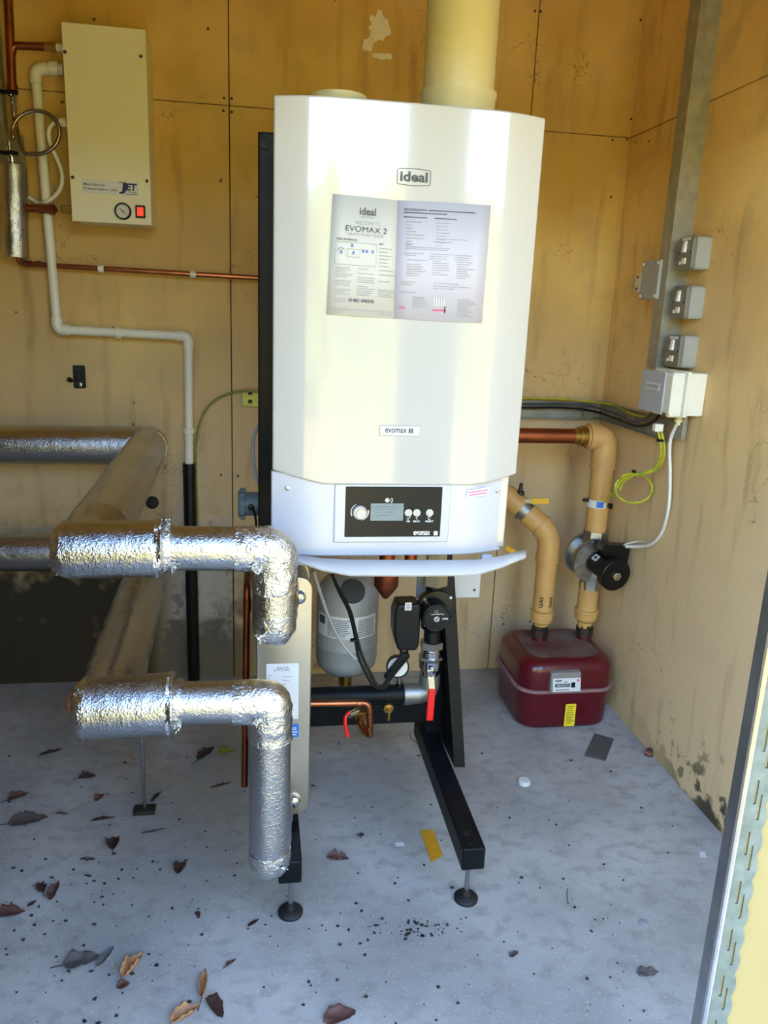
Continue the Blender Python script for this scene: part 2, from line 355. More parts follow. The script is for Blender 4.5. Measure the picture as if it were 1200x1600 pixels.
def tag(o, label, cat, group=None, kind=None):
    o['label'] = label; o['category'] = cat
    if group: o['group'] = group
    if kind: o['kind'] = kind
    return o
def thing(name, label, cat, loc, group=None):
    o = bpy.data.objects.new(name, None); COL.objects.link(o); o.location = Vector(loc); o.empty_display_size = 0.05
    return tag(o, label, cat, group)
def part_label(o, label): o['label'] = label; return o
def structure(o, label=None):
    o['kind'] = 'structure'
    if label: o['label'] = label
    return o
def fillet(path, rad, n=6):
    path = [Vector(p) for p in path]; out = [path[0]]
    for i in range(1, len(path) - 1):
        p = path[i]; a = (path[i - 1] - p); b = (path[i + 1] - p); r = min(rad, a.length * 0.49, b.length * 0.49)
        s0 = p + a.normalized() * r; s1 = p + b.normalized() * r
        for k in range(n + 1):
            t = k / n; out.append(s0 * (1 - t) ** 2 + p * 2 * t * (1 - t) + s1 * t * t)
    out.append(path[-1]); return out
def smooth(pts, n=8):
    pts = [Vector(p) for p in pts]; P = [pts[0] * 2 - pts[1]] + pts + [pts[-1] * 2 - pts[-2]]; out = []
    for i in range(1, len(P) - 2):
        for k in range(n):
            t = k / n; a, b, c, d = P[i - 1], P[i], P[i + 1], P[i + 2]
            out.append(0.5 * ((2 * b) + (c - a) * t + (2 * a - 5 * b + 4 * c - d) * t * t + (3 * b - a - 3 * c + d) * t ** 3))
    out.append(pts[-1]); return out
def dense(path, step):
    path = [Vector(p) for p in path]; out = []
    for a, b in zip(path, path[1:]):
        k = max(1, int((b - a).length / step))
        for i in range(k): out.append(a.lerp(b, i / k))
    out.append(path[-1]); return out

_TXT = {}
def text_mesh(s, bold=0.0):
    key = (s, bold)
    if key not in _TXT:
        c = bpy.data.curves.new('text', 'FONT'); c.body = s; c.size = 1; c.resolution_u = 3; c.offset = bold
        o = bpy.data.objects.new('text', c); COL.objects.link(o)
        bpy.context.view_layer.update()
        me = bpy.data.meshes.new_from_object(o.evaluated_get(bpy.context.evaluated_depsgraph_get()))
        bpy.data.objects.remove(o); bpy.data.curves.remove(c)
        vs = [v.co.copy() for v in me.vertices]; fs = [tuple(p.vertices) for p in me.polygons]; bpy.data.meshes.remove(me)
        x0 = min(v.x for v in vs); x1 = max(v.x for v in vs); y0 = min(v.y for v in vs); y1 = max(v.y for v in vs)
        _TXT[key] = ([((v.x - x0) / (x1 - x0), (v.y - y0) / (y1 - y0)) for v in vs], fs)
    return _TXT[key]
def lettering(s, o, u, v, m, parent, name='lettering', bold=0.0, lift=0.0004):
    """writing that fills the rectangle from corner o along the vectors u (width) and v (height)"""
    o = Vector(o); u = Vector(u); v = Vector(v); n = u.cross(v).normalized() * lift
    vs, fs = text_mesh(s, bold); b = MB(); b.v = [o + u * x + v * y + n for x, y in vs]; b.f = list(fs)
    root = parent
    while root.parent is not None: root = root.parent
    me = bpy.data.meshes.new(name); me.from_pydata([p - root.location for p in b.v], [], b.f); me.materials.append(M[m])
    ob = bpy.data.objects.new(name, me); COL.objects.link(ob); ob.parent = parent; return ob
def strip_rows(rows, o, u, v, mb, lift=0.0003, thick=None):
    """rows of (x0, x1, y) in the unit square of (u, v): thin printed bars"""
    n = Vector(u).cross(Vector(v)).normalized() * lift; u = Vector(u); v = Vector(v); o = Vector(o)
    t = thick or 0.006
    for x0, x1, y in rows:
        mb.quad(o + u * x0 + v * (y - t) + n, o + u * x1 + v * (y - t) + n, o + u * x1 + v * (y + t) + n, o + u * x0 + v * (y + t) + n)
def screw(p, n, r, m, parent, name='screw'):
    return MB().lathe(p, n, [(0, r), (r * 0.35, r * 0.9), (r * 0.5, r * 0.5)], 10).build(name, m, parent)

# ================================================================== THE SETTING
XR = 1.318          # right wall
XL, YF, ZC = -3.0, -2.30, 2.75
JX = 0.45           # door edge on the right
floor = structure(MB().box((XL - 0.1, YF, -0.12), (XR + 0.1, 0.1, 0)).build('floor', 'concrete'), 'bare grey concrete floor of the plant room')
structure(MB().box((XL, YF, ZC), (XR + 0.05, 0.05, ZC + 0.1)).build('ceiling', 'ceiling'))
wb = structure(MB().box((XL - 0.05, 0.016, 0), (XR + 0.06, 0.10, ZC)).build('wall_back', 'dark_iron'), 'cream painted board wall behind the boiler')
JZ = 2.065
for x0, x1 in ((XL, -0.1018), (-0.0982, 0.9384), (0.9416, XR + 0.004)):
    MB().box((x0, 0, 0), (x1, 0.016, JZ - 0.0012)).build('panel', 'wall_back', wb, 0.001, 1)
    MB().box((x0, 0, JZ + 0.0012), (x1, 0.016, ZC)).build('panel', 'wall_back', wb, 0.001, 1)
wr = structure(MB().box((XR + 0.016, YF, 0), (XR + 0.10, 0.016, ZC)).build('wall_right', 'dark_iron'), 'cream board wall on the right with scuffs')
MB().box((XR, YF, 0), (XR + 0.016, -0.0005, JZ - 0.0014)).build('panel', 'wall_side_brightened', wr, 0.001, 1)
MB().box((XR, YF, JZ + 0.0014), (XR + 0.016, -0.0005, ZC)).build('panel', 'wall_side_brightened', wr, 0.001, 1)
structure(MB().box((XL - 0.06, YF, 0), (XL, 0.016, ZC)).build('wall_left', 'wall_side_brightened'))
wf = structure(MB().box((JX, YF, 0), (JX + 0.24, YF + 0.014, ZC)).build('wall_front', 'jamb'), 'cream wall edge beside the doorway')  # cut to a narrow pillar to make room for the added opening
MB().box((XL - 0.06, YF, 0), (DL, YF + 0.014, ZC)).build('wall_return', 'jamb', wf)
MB().box((DL, YF, DT), (JX, YF + 0.014, ZC)).build('lintel', 'jamb', wf)
MB().box((JX + 0.24, YF, DT), (XR + 0.1, YF + 0.014, ZC)).build('lintel', 'jamb', wf)  # unseen second opening below, added to let more light onto the right wall
MB().box((XL - 0.3, YF - 0.02, ZC + 0.1), (XR + 0.3, 0.2, ZC + 0.2)).build('roof', 'masonry', None)['kind'] = 'structure'
# screws and marks on the boards
for px, py in ((836, 17), (845, 18), (350, 153), (362, 154), (349, 173), (362, 175), (986, 186), (980, 218), (957, 219), (955, 308), (1001, 31), (325, 45), (345, 742), (372, 744)):
    p = at(px, py, 0); screw((p.x, 0.001, p.z), (0, -1, 0), 0.0045, 'dark_iron', wb)
for px, py in ((993, 222), (1014, 221)):
    p = onx(px, py, XR); screw((XR + 0.001, p.y, p.z), (-1, 0, 0), 0.0045, 'dark_iron', wr)
def blot(cx, cz, rx, rz, seed, n=22, k=0.45):
    rnd = random.Random(seed); out = []
    for i in range(n):
        a = 2 * math.pi * i / n; q = 1 - k * rnd.random(); out.append((cx + rx * q * math.cos(a), cz + rz * q * math.sin(a)))
    return out
for (px, py, rx, rz, sd) in ((592, 44, 0.045, 0.055, 3), (575, 70, 0.02, 0.03, 4), (598, 88, 0.05, 0.012, 6)):
    p = at(px, py, 0); part_label(MB().prism([(x, -0.0006, z) for x, z in blot(p.x, p.z, rx, rz, sd)], (0, 0.002, 0)).build('bare_patch', 'plaster', wb), 'white patch where the paint has peeled')

# perforated corner bead on the door edge
bead = structure(MB().sweep(fillet([(JX, YF - 0.002, 0.0), (JX, YF - 0.002, ZC)], 0.01), 0.0032, 8).build('trim_1', 'steel'), 'galvanised perforated corner bead along the doorway edge')
MB().box((JX - 0.001, YF - 0.001, 0), (JX + 0.001, YF + 0.015, ZC)).build('return_wing', 'steel', bead)
bw = MB(); z = 0.0
W0, W1 = JX + 0.002, JX + 0.030
yb = YF - 0.0012
def wing(mb, lo, hi):
    mb.box((lo[0], yb - 0.0006, lo[1]), (hi[0], yb + 0.0010, hi[1]))
xs = [W0, W0 + 0.0105, W0 + 0.0135, W0 + 0.0165, W0 + 0.0195, W1]
wing(bw, (xs[0], 0), (xs[1], ZC)); wing(bw, (xs[2], 0), (xs[3], ZC))
zz = 0.0
while zz < 1.9:
    wing(bw, (xs[1], zz), (xs[2], zz + 0.030)); wing(bw, (xs[3], zz), (xs[4], zz + 0.012)); wing(bw, (xs[3], zz + 0.040), (xs[4], zz + 0.056))
    # scalloped outer edge
    poly = [(xs[4], zz)] + [(W1 - 0.004 + 0.004 * abs(math.sin(math.pi * 2 * t / 8)), zz + 0.056 * t / 8) for t in range(9)] + [(xs[4], zz + 0.056)]
    bw.prism([(x, yb - 0.0006, zq) for x, zq in poly], (0, 0.0016, 0))
    zz += 0.056
o = bw.build('perforated_wing', 'bead', bead)

# outside: shaded apron, sunlit grass, sunlit hedge (seen only in reflections)
structure(MB().box((-20, -30, -0.14), (20, YF, -0.03)).build('ground_outside', 'grass'), 'sunlit grass outside the doorway')
structure(MB().box((-2.2, YF - 1.6, -0.10), (2.4, YF, -0.012)).build('path_outside', 'concrete'), 'concrete apron outside the doorway')
hb = MB(); rows = []
nx, nz = 60, 16
for i in range(nx + 1):
    for k in range(nz + 1):
        x = -15 + 30 * i / nx; z = 3.1 * k / nz
        d = 0.5 * noise.noise(V(x * 0.8, z * 0.9, 1.3)) + 0.22 * noise.noise(V(x * 2.6, z * 2.6, 4.0))
        hb.v.append(V(x, -10.0 + d + 0.25 * z / 3 , z - 0.05 + (0.5 * noise.noise(V(x * 0.7, 0, 9)) if k == nz else 0)))
b0 = len(hb.v)
for i in range(nx + 1):
    x = -15 + 30 * i / nx; hb.v.append(V(x, -11.2, 0)); hb.v.append(V(x, -11.2, 2.9))
for i in range(nx):
    for k in range(nz):
        a = i * (nz + 1) + k; hb.f.append((a, a + nz + 1, a + nz + 2, a + 1))
    a = i * (nz + 1) + nz; hb.f.append((a, a + nz + 1, b0 + 2 * i + 3, b0 + 2 * i + 1)); hb.f.append((b0 + 2 * i, b0 + 2 * i + 1, b0 + 2 * i + 3, b0 + 2 * i + 2))
structure(hb.build('hedge_outside', 'hedge'), 'sunlit hedge opposite the doorway')
# ================================================================== BOILER
YB = -1.300
boiler = thing('boiler', 'large white floor-frame gas boiler with black control panel and papers on its front', 'boiler', (0.29, -1.08, 0.91))
FRONT = [(0.026, -1.270), (0.070, -1.286), (0.105, -1.2945), (0.131, -1.299), (0.165, -1.300), (0.29, -1.3005), (0.42, -1.300), (0.454, -1.2985), (0.482, -1.2935), (0.515, -1.284), (0.559, -1.266)]
def plan_panel(cols, zb, zt, th, back_y=None):
    mb = MB(); n = len(cols)
    for (x, y) in cols:
        b_ = zb(x); t_ = zt(x); yb_ = back_y if back_y is not None else y + th
        mb.v += [V(x, y, b_), V(x, y, t_), V(x, yb_, b_), V(x, yb_, t_)]
    for i in range(n - 1):
        a = 4 * i; c = a + 4
        mb.f += [(a, c, c + 1, a + 1), (a + 2, a + 3, c + 3, c + 2), (a + 1, c + 1, c + 3, a + 3), (a, a + 2, c + 2, c)]
    mb.f += [(0, 1, 3, 2), (4 * n - 4, 4 * n - 2, 4 * n - 1, 4 * n - 3)]
    return mb
def zlow(x):
    if x < 0.131: return 1.069 + 0.024 * ((0.131 - x) / 0.105) ** 1.1
    if x > 0.454: return 1.068 + 0.019 * ((x - 0.454) / 0.105) ** 1.1
    return 1.069
MB().box((0.034, -1.262, 0.918), (0.545, -0.86, 1.797)).build('casing', 'white', boiler, 0.004)
fp = plan_panel(FRONT, zlow, lambda x: 1.806, 0, back_y=-1.235).build('front_panel', 'white', boiler, 0.004, 3)
LOW = [(0.024 + (x - 0.026) * 0.963, y + 0.008) for x, y in FRONT]
lp = plan_panel(LOW, lambda x: 0.910, lambda x: 1.0895, 0, back_y=-1.24).build('lower_panel', 'white_cool', boiler, 0.003, 2)
# step round the control panel
a0 = at(523, 760, -1.295); a1 = at(700, 847, -1.295)
MB().box((a0.x, -1.2965, a1.z), (a1.x, -1.285, 1.069)).build('panel_surround', 'white_cool', boiler, 0.003, 2)
c0 = at(540, 762, -1.298); c1 = at(688, 839, -1.298)
CX0, CX1, CZ0, CZ1 = 0.1785, 0.3865, 0.9545, 1.0645
cp = MB().box((CX0, -1.2985, CZ0), (CX1, -1.29, CZ1)).build('control_panel', 'black_gloss', boiler, 0.001, 1)
YC = -1.2985
def cpt(px, py): return at(px, py, YC)
p = cpt(562, 800)
dial = MB().lathe((p.x, YC, p.z), (0, -1, 0), [(0, 0.0155), (0.009, 0.015), (0.011, 0.013), (0.0112, 0.0005)], 28).build('dial', 'knob', cp)
MB().lathe((p.x + 0.002, YC - 0.0108, p.z - 0.001), (0, -1, 0), [(0, 0.0115), (0.004, 0.0105), (0.0045, 0.0005)], 24).build('dial_cap', 'knob', dial)
for a_0, a_1 in ((2.0, 3.6), (5.0, 6.5)):
    MB().sweep([(p.x + 0.0185 * math.cos(a_0 + (a_1 - a_0) * k / 10), YC - 0.0004, p.z + 0.0185 * math.sin(a_0 + (a_1 - a_0) * k / 10)) for k in range(11)], [0.0004 + 0.0011 * k / 10 for k in range(11)], 6).build('dial_arrow', 'white_print', cp)
s0 = cpt(580, 787); s1 = cpt(629, 813)
lcd_frame = MB().box((s0.x - 0.001, YC - 0.0012, s1.z - 0.001), (s1.x + 0.001, YC + 0.001, s0.z + 0.001)).build('display', 'lcd', cp, 0.0006, 1)
lb = MB(); strip_rows([(0.05, 0.9, 0.83), (0.06, 0.35, 0.68), (0.5, 0.8, 0.68), (0.06, 0.32, 0.5), (0.48, 0.66, 0.5), (0.06, 0.6, 0.32), (0.08, 0.3, 0.18)], (s0.x, YC - 0.0012, s1.z), (s1.x - s0.x, 0, 0), (0, 0, s0.z - s1.z), lb, thick=0.03)
lb.build('display_text', 'teal', lcd_frame)['kind'] = 'stuff'
for px, py, nm, t in ((638, 801, 'button', 'OK'), (651, 801, 'button', 'BACK'), (671, 801, 'button', 'RESET')):
    q = cpt(px, py); bt = MB().lathe((q.x, YC, q.z), (0, -1, 0), [(0, 0.0082), (0.003, 0.008), (0.0036, 0.006), (0.0030, 0.0005)], 20).build(nm, 'knob', cp)
    wd = {'OK': 0.0085, 'BACK': 0.0145, 'RESET': 0.0175}[t]; q2 = cpt(px, 814.5)
    lettering(t, (q2.x - wd / 2, YC, q2.z - 0.0018), (wd, 0, 0), (0, 0, 0.0038), 'white_print', cp, bold=0.02)
    q3 = cpt(px, 809.5)
    sym = {'OK': [(-0.004, 0.0), (-0.001, -0.0028), (0.0045, 0.003)], 'BACK': [(0.0018, 0.0032), (-0.0016, 0), (0.0018, -0.0032)], 'RESET': [(0.003 * math.cos(t_), 0.003 * math.sin(t_)) for t_ in [0.8 + k * 0.6 for k in range(9)]]}[t]
    MB().sweep([(q3.x + sx, YC - 0.0003, q3.z + sz) for sx, sz in sym], 0.0006, 5).build('button_symbol', 'white_print', cp)
q = cpt(605, 781.5); MB().lathe((q.x, YC, q.z), (0, -1, 0), [(0, 0.0052), (0.0018, 0.0048), (0.002, 0.0005)], 16).build('indicator_lamp', 'knob', cp)
q = cpt(612, 782); MB().sweep([(q.x + 0.0022 * math.sin(t_) * (1 - 0.25 * math.cos(t_)), YC - 0.0003, q.z + 0.0045 * -math.cos(t_)) for t_ in [k * 2 * math.pi / 14 for k in range(15)]], 0.0005, 5).build('flame_symbol', 'white_print', cp)
q = cpt(646, 836); lettering('evomax', (q.x, YC, q.z), (0.036, 0, 0), (0, 0, 0.0088), 'white_print', cp, bold=0.012)
q = cpt(677.5, 836.3); MB().box((q.x, YC - 0.0005, q.z), (q.x + 0.0085, YC, q.z + 0.0092)).build('badge_block', 'white_print', cp, 0.001, 1)
lettering('2', (q.x + 0.0025, YC - 0.0005, q.z + 0.0018), (0.0038, 0, 0), (0, 0, 0.0058), 'black_gloss', cp)
# screws and warning sticker on the lower panel
p = at(449.5, 763, -1.277); screw((p.x, -1.276, p.z), (0, -1, 0), 0.0052, 'steel', boiler)
p = at(778, 767, -1.272); screw((p.x, -1.268, p.z), (0, -1, 0), 0.0052, 'steel', boiler)
p0 = at(729, 778, -1.2925); p1 = at(764, 765, -1.2875)
sk = MB(); u = V(p1.x - p0.x, 0.006, 0.006); v = V(0, 0, 0.017); nrm = u.cross(v).normalized()
sk.prism([p0, p0 + u, p0 + u + v, p0 + v], nrm * 0.0006); st = sk.build('warning_sticker', 'label_white', boiler)
rb = MB(); strip_rows([(0.05, 0.95, 0.68), (0.1, 0.9, 0.3)], p0 + nrm * 0.0006, u, v, rb, thick=0.07); rb.build('sticker_print', 'inkred', st)
# logo and badge
def on_front(px, py): return at(px, py, -1.3008)
YL = -1.3010
q0 = on_front(620, 288); q1 = on_front(673.5, 266)
cxl, czl = (q0.x + q1.x) / 2, (q0.z + q1.z) / 2; lw, lh = 0.0325, 0.0135
outl = [(cxl - lw, czl - lh), (cxl, czl - lh - 0.002), (cxl + lw, czl - lh), (cxl + lw, czl + lh), (cxl, czl + lh + 0.002), (cxl - lw, czl + lh)]
pts = [V(x, YL, z) for x, z in outl]; pts = fillet([(pts[0] + pts[-1]) / 2] + pts + [(pts[0] + pts[-1]) / 2], 0.004)
MB().sweep(pts, 0.0006, 5).build('logo_border', 'ink', boiler)
lettering('ideal', (cxl - 0.027, YL, czl - 0.0085), (0.054, 0, 0), (0, 0, 0.0185), 'ink', boiler, bold=0.03)
q0 = on_front(593, 680); q1 = on_front(656, 666)
bd = MB().box((q0.x, -1.3025, q0.z), (q1.x, -1.300, q1.z)).build('badge', 'label_white', boiler, 0.0008, 1)
MB().sweep([(x, -1.3026, z) for x, z in ((q0.x, q0.z), (q1.x, q0.z), (q1.x, q1.z), (q0.x, q1.z), (q0.x, q0.z))], 0.0004, 4).build('badge_edge', 'inklight', bd)
lettering('evomax', (q0.x + 0.011, -1.3026, q0.z + 0.0055), (0.046, 0, 0), (0, 0, 0.0095), 'ink', bd, bold=0.02)
MB().box((q0.x + 0.0605, -1.3029, q0.z + 0.0052), (q0.x + 0.070, -1.3025, q0.z + 0.0152)).build('badge_block', 'ink', bd, 0.0008, 1)
lettering('2', (q0.x + 0.0632, -1.3029, q0.z + 0.0068), (0.004, 0, 0), (0, 0, 0.0066), 'label_white', bd)
# drop-down flap under the casing
FE = [(440, 866, 863, -1.300), (459, 874.5, 866, -1.325), (503, 889.5, 872, -1.348), (547, 898, 874.5, -1.362), (645, 898.5, 875, -1.364), (714, 898, 875, -1.363), (746, 897, 874.5, -1.360), (786, 885, 868, -1.338), (822, 870.5, 857, -1.308)]
fb = MB(); n = len(FE)
for px, py, pt, Y in FE:
    f_ = at(px, py, Y); t_ = at(px, pt, Y + 0.022)
    fb.v += [t_, f_, f_ + V(0, 0.005, -0.005), f_ + V(0, 0.040, -0.013), V(t_.x, t_.y + 0.035, t_.z - 0.030)]
for i in range(n - 1):
    for k in range(3): a = 5 * i + k; fb.f.append((a, a + 5, a + 6, a + 1))
fb.build('drop_flap', 'white2', boiler, 0, sharp=30, solid=0.0018)
for px in (475, 760):
    q = at(px, 874, -1.27); MB().box((q.x - 0.012, -1.275, q.z - 0.012), (q.x + 0.012, -1.262, q.z + 0.012)).build('hinge', 'white2', boiler, 0.002, 1)
# spigots on top
fc = at(715, 165, -1.03); FC = V(fc.x, -1.03, 1.797)
MB().lathe(FC, (0, 0, 1), [(0, 0.082), (0.085, 0.0825), (0.090, 0.0855), (0.098, 0.0855), (0.099, 0.080)], 40).build('flue_collar', 'flue', boiler)
ic = at(530, 148, -1.05)
MB().lathe((ic.x, -1.05, 1.797), (0, 0, 1), [(0, 0.0575), (0.058, 0.0575), (0.061, 0.0595), (0.068, 0.0595), (0.068, 0.054), (0.02, 0.053)], 36).build('air_inlet_collar', 'flue', boiler)
# pieces hanging from the underside
p = at(603, 918, -1.05); MB().lathe((p.x, -1.05, 0.92), (0, 0, -1), [(0, 0.02), (0.10, 0.02), (0.105, 0.031), (0.165, 0.031), (0.185, 0.018), (0.2, 0.006)], 20).build('condensate_trap', 'copper_dark', boiler)
MB().sweep(fillet([(p.x + 0.02, -1.05, 0.80), (p.x + 0.06, -1.05, 0.80), (p.x + 0.06, -1.05, 0.92)], 0.02), 0.016, 12).build('trap_outlet', 'copper_dark', boiler)

# the leaflet taped to the boiler: two pages
A = {k: on_front(*q) for k, q in dict(tl=(520, 303), tm=(621, 313), tr=(767, 321), bl=(510, 491), bm=(615, 498), br=(753, 505)).items()}
leaflet = thing('instruction_leaflet', 'two-page printed quick start leaflet taped to the front of the boiler', 'leaflet', (A['bm'].x, -1.3012, A['bm'].z))
def page(q, m, name):
    mb = MB(); k = 6
    for i in range(k + 1):
        t = i / k; bul = -1.3012 - 0.0022 * math.sin(math.pi * t)
        a = q[0].lerp(q[1], t); b = q[2].lerp(q[3], t)
        mb.v += [V(a.x, bul, a.z), V(b.x, bul, b.z)]
    for i in range(k): mb.f.append((2 * i, 2 * i + 2, 2 * i + 3, 2 * i + 1))
    return mb.build(name, m, leaflet, solid=0.0004)
pg1 = page((A['bl'], A['bm'], A['tl'], A['tm']), 'paper', 'left_page'); pg2 = page((A['bm'], A['br'], A['tm'], A['tr']), 'paper2', 'right_page')
def pg(q, x, y): # unit square on a page, y up
    b = q[0].lerp(q[1], x); t = q[2].lerp(q[3], x); p = b.lerp(t, y); return V(p.x, -1.3042, p.z)
Q1 = (A['bl'], A['bm'], A['tl'], A['tm']); Q2 = (A['bm'], A['br'], A['tm'], A['tr'])
def ptext(q, s, x, y, w_, h_, m='ink', parent=None, bold=0.0):
    o_ = pg(q, x, y); return lettering(s, o_, pg(q, x + w_, y) - o_, pg(q, x, y + h_) - o_, m, parent, bold=bold)
ptext(Q1, 'ideal', 0.42, 0.852, 0.25, 0.062, 'ink', pg1, 0.02)
ptext(Q1, 'HEATING', 0.44, 0.828, 0.20, 0.014, 'inklight', pg1)
ptext(Q1, 'WELCOME TO', 0.36, 0.772, 0.38, 0.030, 'inklight', pg1)
ptext(Q1, 'EVOMAX 2', 0.22, 0.712, 0.63, 0.046, 'ink', pg1)
ptext(Q1, 'QUICK START GUIDE', 0.26, 0.676, 0.54, 0.024, 'inklight', pg1)
ptext(Q1, 'USER INTERFACE', 0.09, 0.634, 0.31, 0.016, 'ink', pg1, 0.02)
ptext(Q1, 'KEY', 0.74, 0.618, 0.07, 0.016, 'ink', pg1, 0.02)
ptext(Q1, '01482 498376', 0.31, 0.120, 0.38, 0.030, 'ink', pg1, 0.02)
ptext(Q1, 'TECHNICAL', 0.10, 0.136, 0.18, 0.012, 'inklight', pg1); ptext(Q1, 'HELPLINE', 0.10, 0.112, 0.16, 0.012, 'inklight', pg1)
def bars(q, rows, name, m, parent, th=0.0030):
    mb = MB()
    for x0, x1, y in rows: mb.quad(pg(q, x0, y - th), pg(q, x1, y - th), pg(q, x1, y + th), pg(q, x0, y + th))
    o_ = mb.build(name, m, parent); o_['kind'] = 'stuff'; return o_
rnd = random.Random(3); rows = [(0.02, 0.98, 0.052), (0.09, 0.22, 0.030), (0.75, 0.98, 0.030)]
for cx_, n_ in ((0.10, 12), (0.43, 12), (0.75, 11)):
    for k in range(13):
        if rnd.random() < 0.82: rows.append((cx_, cx_ + 0.27 * (0.55 + 0.45 * rnd.random()), 0.405 - k * 0.0185))
for k in range(6): rows.append((0.74, 0.74 + 0.14 + 0.06 * rnd.random(), 0.59 - k * 0.030))
bars(Q1, rows, 'small_print', 'inklight', pg1)
mbx = MB()
for (x0, x1, y0, y1) in ((0.08, 0.70, 0.432, 0.620), (0.26, 0.45, 0.50, 0.565)):
    mbx.sweep([pg(Q1, *c) for c in ((x0, y0), (x1, y0), (x1, y1), (x0, y1), (x0, y0))], 0.00035, 4)
mbx.build('diagram_frame', 'inklight', pg1)
for x, y in ((0.17, 0.535), (0.355, 0.535), (0.33, 0.595), (0.50, 0.555), (0.555, 0.555), (0.645, 0.555)):
    o_ = pg(Q1, x, y); MB().box((o_.x - 0.0022, o_.y - 0.0003, o_.z - 0.0028), (o_.x + 0.0022, o_.y, o_.z + 0.0028)).build('diagram_button', 'inkblue', pg1)
MB().sweep([pg(Q1, 0.17 + 0.06 * math.cos(t_), 0.535 + 0.034 * math.sin(t_)) for t_ in [0.6 + k * 0.3 for k in range(9)]], 0.0004, 4).build('diagram_dial', 'ink', pg1)
ptext(Q2, 'PRECONFIGURATION', 0.07, 0.922, 0.24, 0.016, 'ink', pg2, 0.02)
rows = [(0.33, 0.83, 0.930), (0.07, 0.53, 0.905), (0.07, 0.32, 0.868), (0.40, 0.64, 0.868)]
bars(Q2, rows, 'heading_lines', 'ink', pg2, 0.0035)
rows = []
for k in range(8): rows += [(0.10, 0.16 + 0.14 * rnd.random(), 0.83 - k * 0.027), (0.42, 0.48 + 0.1 * rnd.random(), 0.83 - k * 0.027)]
rows += [(0.42, 0.76, 0.70), (0.40, 0.60, 0.675), (0.10, 0.18, 0.645), (0.10, 0.58, 0.622), (0.10, 0.56, 0.606)]
for cx_ in (0.09, 0.37, 0.64):
    for k in range(11):
        if rnd.random() < 0.85: rows.append((cx_ + (0.03 if k > 2 else 0), cx_ + 0.12 + 0.14 * rnd.random(), 0.57 - k * 0.019))
rows += [(0.06, 0.22, 0.325), (0.06, 0.18, 0.303), (0.42, 0.70, 0.325), (0.42, 0.82, 0.300), (0.42, 0.66, 0.28), (0.06, 0.24, 0.235)]
for k in range(6): rows.append((0.20, 0.30 + 0.1 * rnd.random(), 0.195 - k * 0.017))
for k in range(9): rows.append((0.70, 0.80 + 0.14 * rnd.random(), 0.195 - k * 0.018))
bars(Q2, rows, 'small_print', 'inklight', pg2, 0.0026)
bars(Q2, [(0.42, 0.58, 0.092), (0.05, 0.12, 0.10)], 'diagram_pipe', 'inkred', pg2, 0.006)
bars(Q2, [(0.555, 0.57, 0.10)], 'diagram_stem', 'ink', pg2, 0.03)
for k in range(5): bars(Q2, [(0.43 + k * 0.028, 0.445 + k * 0.028, 0.165)], 'diagram_flue', 'paper', pg2, 0.04)

# ================================================================== FLUE PIPE
fl = MB().lathe(FC + V(0, 0, 0.05), (0, 0, 1), [(0, 0.0785), (0.9, 0.0785)], 44)
tag(fl.build('flue_pipe', 'flue'), 'wide cream plastic flue pipe rising from the top of the boiler', 'pipe')

# ================================================================== SUPPORT FRAME
frame = thing('boiler_stand', 'black steel support frame with two floor beams under the boiler', 'stand', (0.29, -1.0, 0.0))
YP0, YP1 = -0.80, -0.745
for x0, x1, z1 in ((-0.004, 0.045, 1.835), (0.497, 0.549, 1.80)):
    MB().box((x0, YP0, 0.128), (x1, YP1, z1)).build('upright', 'black_paint', frame, 0.004)
for z0 in (1.70, 1.05):
    MB().box((0.045, YP0, z0), (0.497, YP1, z0 + 0.05)).build('crossbar', 'black_paint', frame, 0.003)
    MB().box((0.06, -0.862, z0 + 0.005), (0.49, -0.80, z0 + 0.045)).build('hanging_bracket', 'black_paint', frame, 0.003)
MB().box((0.06, YP0, 0.222), (0.52, YP1, 0.285)).build('crossbar', 'black_paint', frame, 0.003)
for fx, tx in ((0.06, 0.05), (0.575, 0.535)):
    MB().box((min(fx, tx) - 0.01, -0.735, 0.128), (max(fx, tx) + 0.012, -0.69, 0.150)).build('rear_tab', 'black_paint', frame, 0.002, 1)
    MB().lathe((fx, -0.712, 0), (0, 0, 1), [(0, 0.016), (0.008, 0.016), (0.012, 0.007), (0.14, 0.006)], 14).build('rear_foot', 'rubber', frame)
HOLE = []
for (x0, x1, dx) in ((0.043, 0.097, -0.002), (0.480, 0.537, 0.004)):
    pts = [(x0, -1.335, 0.126), (x1, -1.335, 0.126), (x1 + dx, -0.70, 0.126), (x0 + dx, -0.70, 0.126), (x0, -1.335, 0.186), (x1, -1.335, 0.186), (x1 + dx, -0.70, 0.186), (x0 + dx, -0.70, 0.186)]
    bm_ = MB().hexa(pts).build('floor_beam', 'black_paint', frame, 0.004)
    xm = (x0 + x1) / 2
    for yy, rr in ((-1.315, 0.0055), (-1.275, 0.010), (-1.18, 0.005)):
        MB().lathe((xm - 0.004, yy, 0.1855), (0, 0, 1), [(0, rr), (0.0012, rr)], 16).build('bolt_hole', 'hole', bm_)
    for fy in (-1.283,):
        ft = MB().lathe((xm + 0.004, fy, 0.0), (0, 0, 1), [(0, 0.0300), (0.006, 0.0305), (0.010, 0.027), (0.014, 0.012), (0.028, 0.0095), (0.03, 0.004)], 28).build('foot', 'rubber', frame)
        MB().cyl((xm + 0.004, fy, 0.026), (xm + 0.004, fy, 0.127), 0.0062, n=12).build('threaded_rod', 'steel', ft)
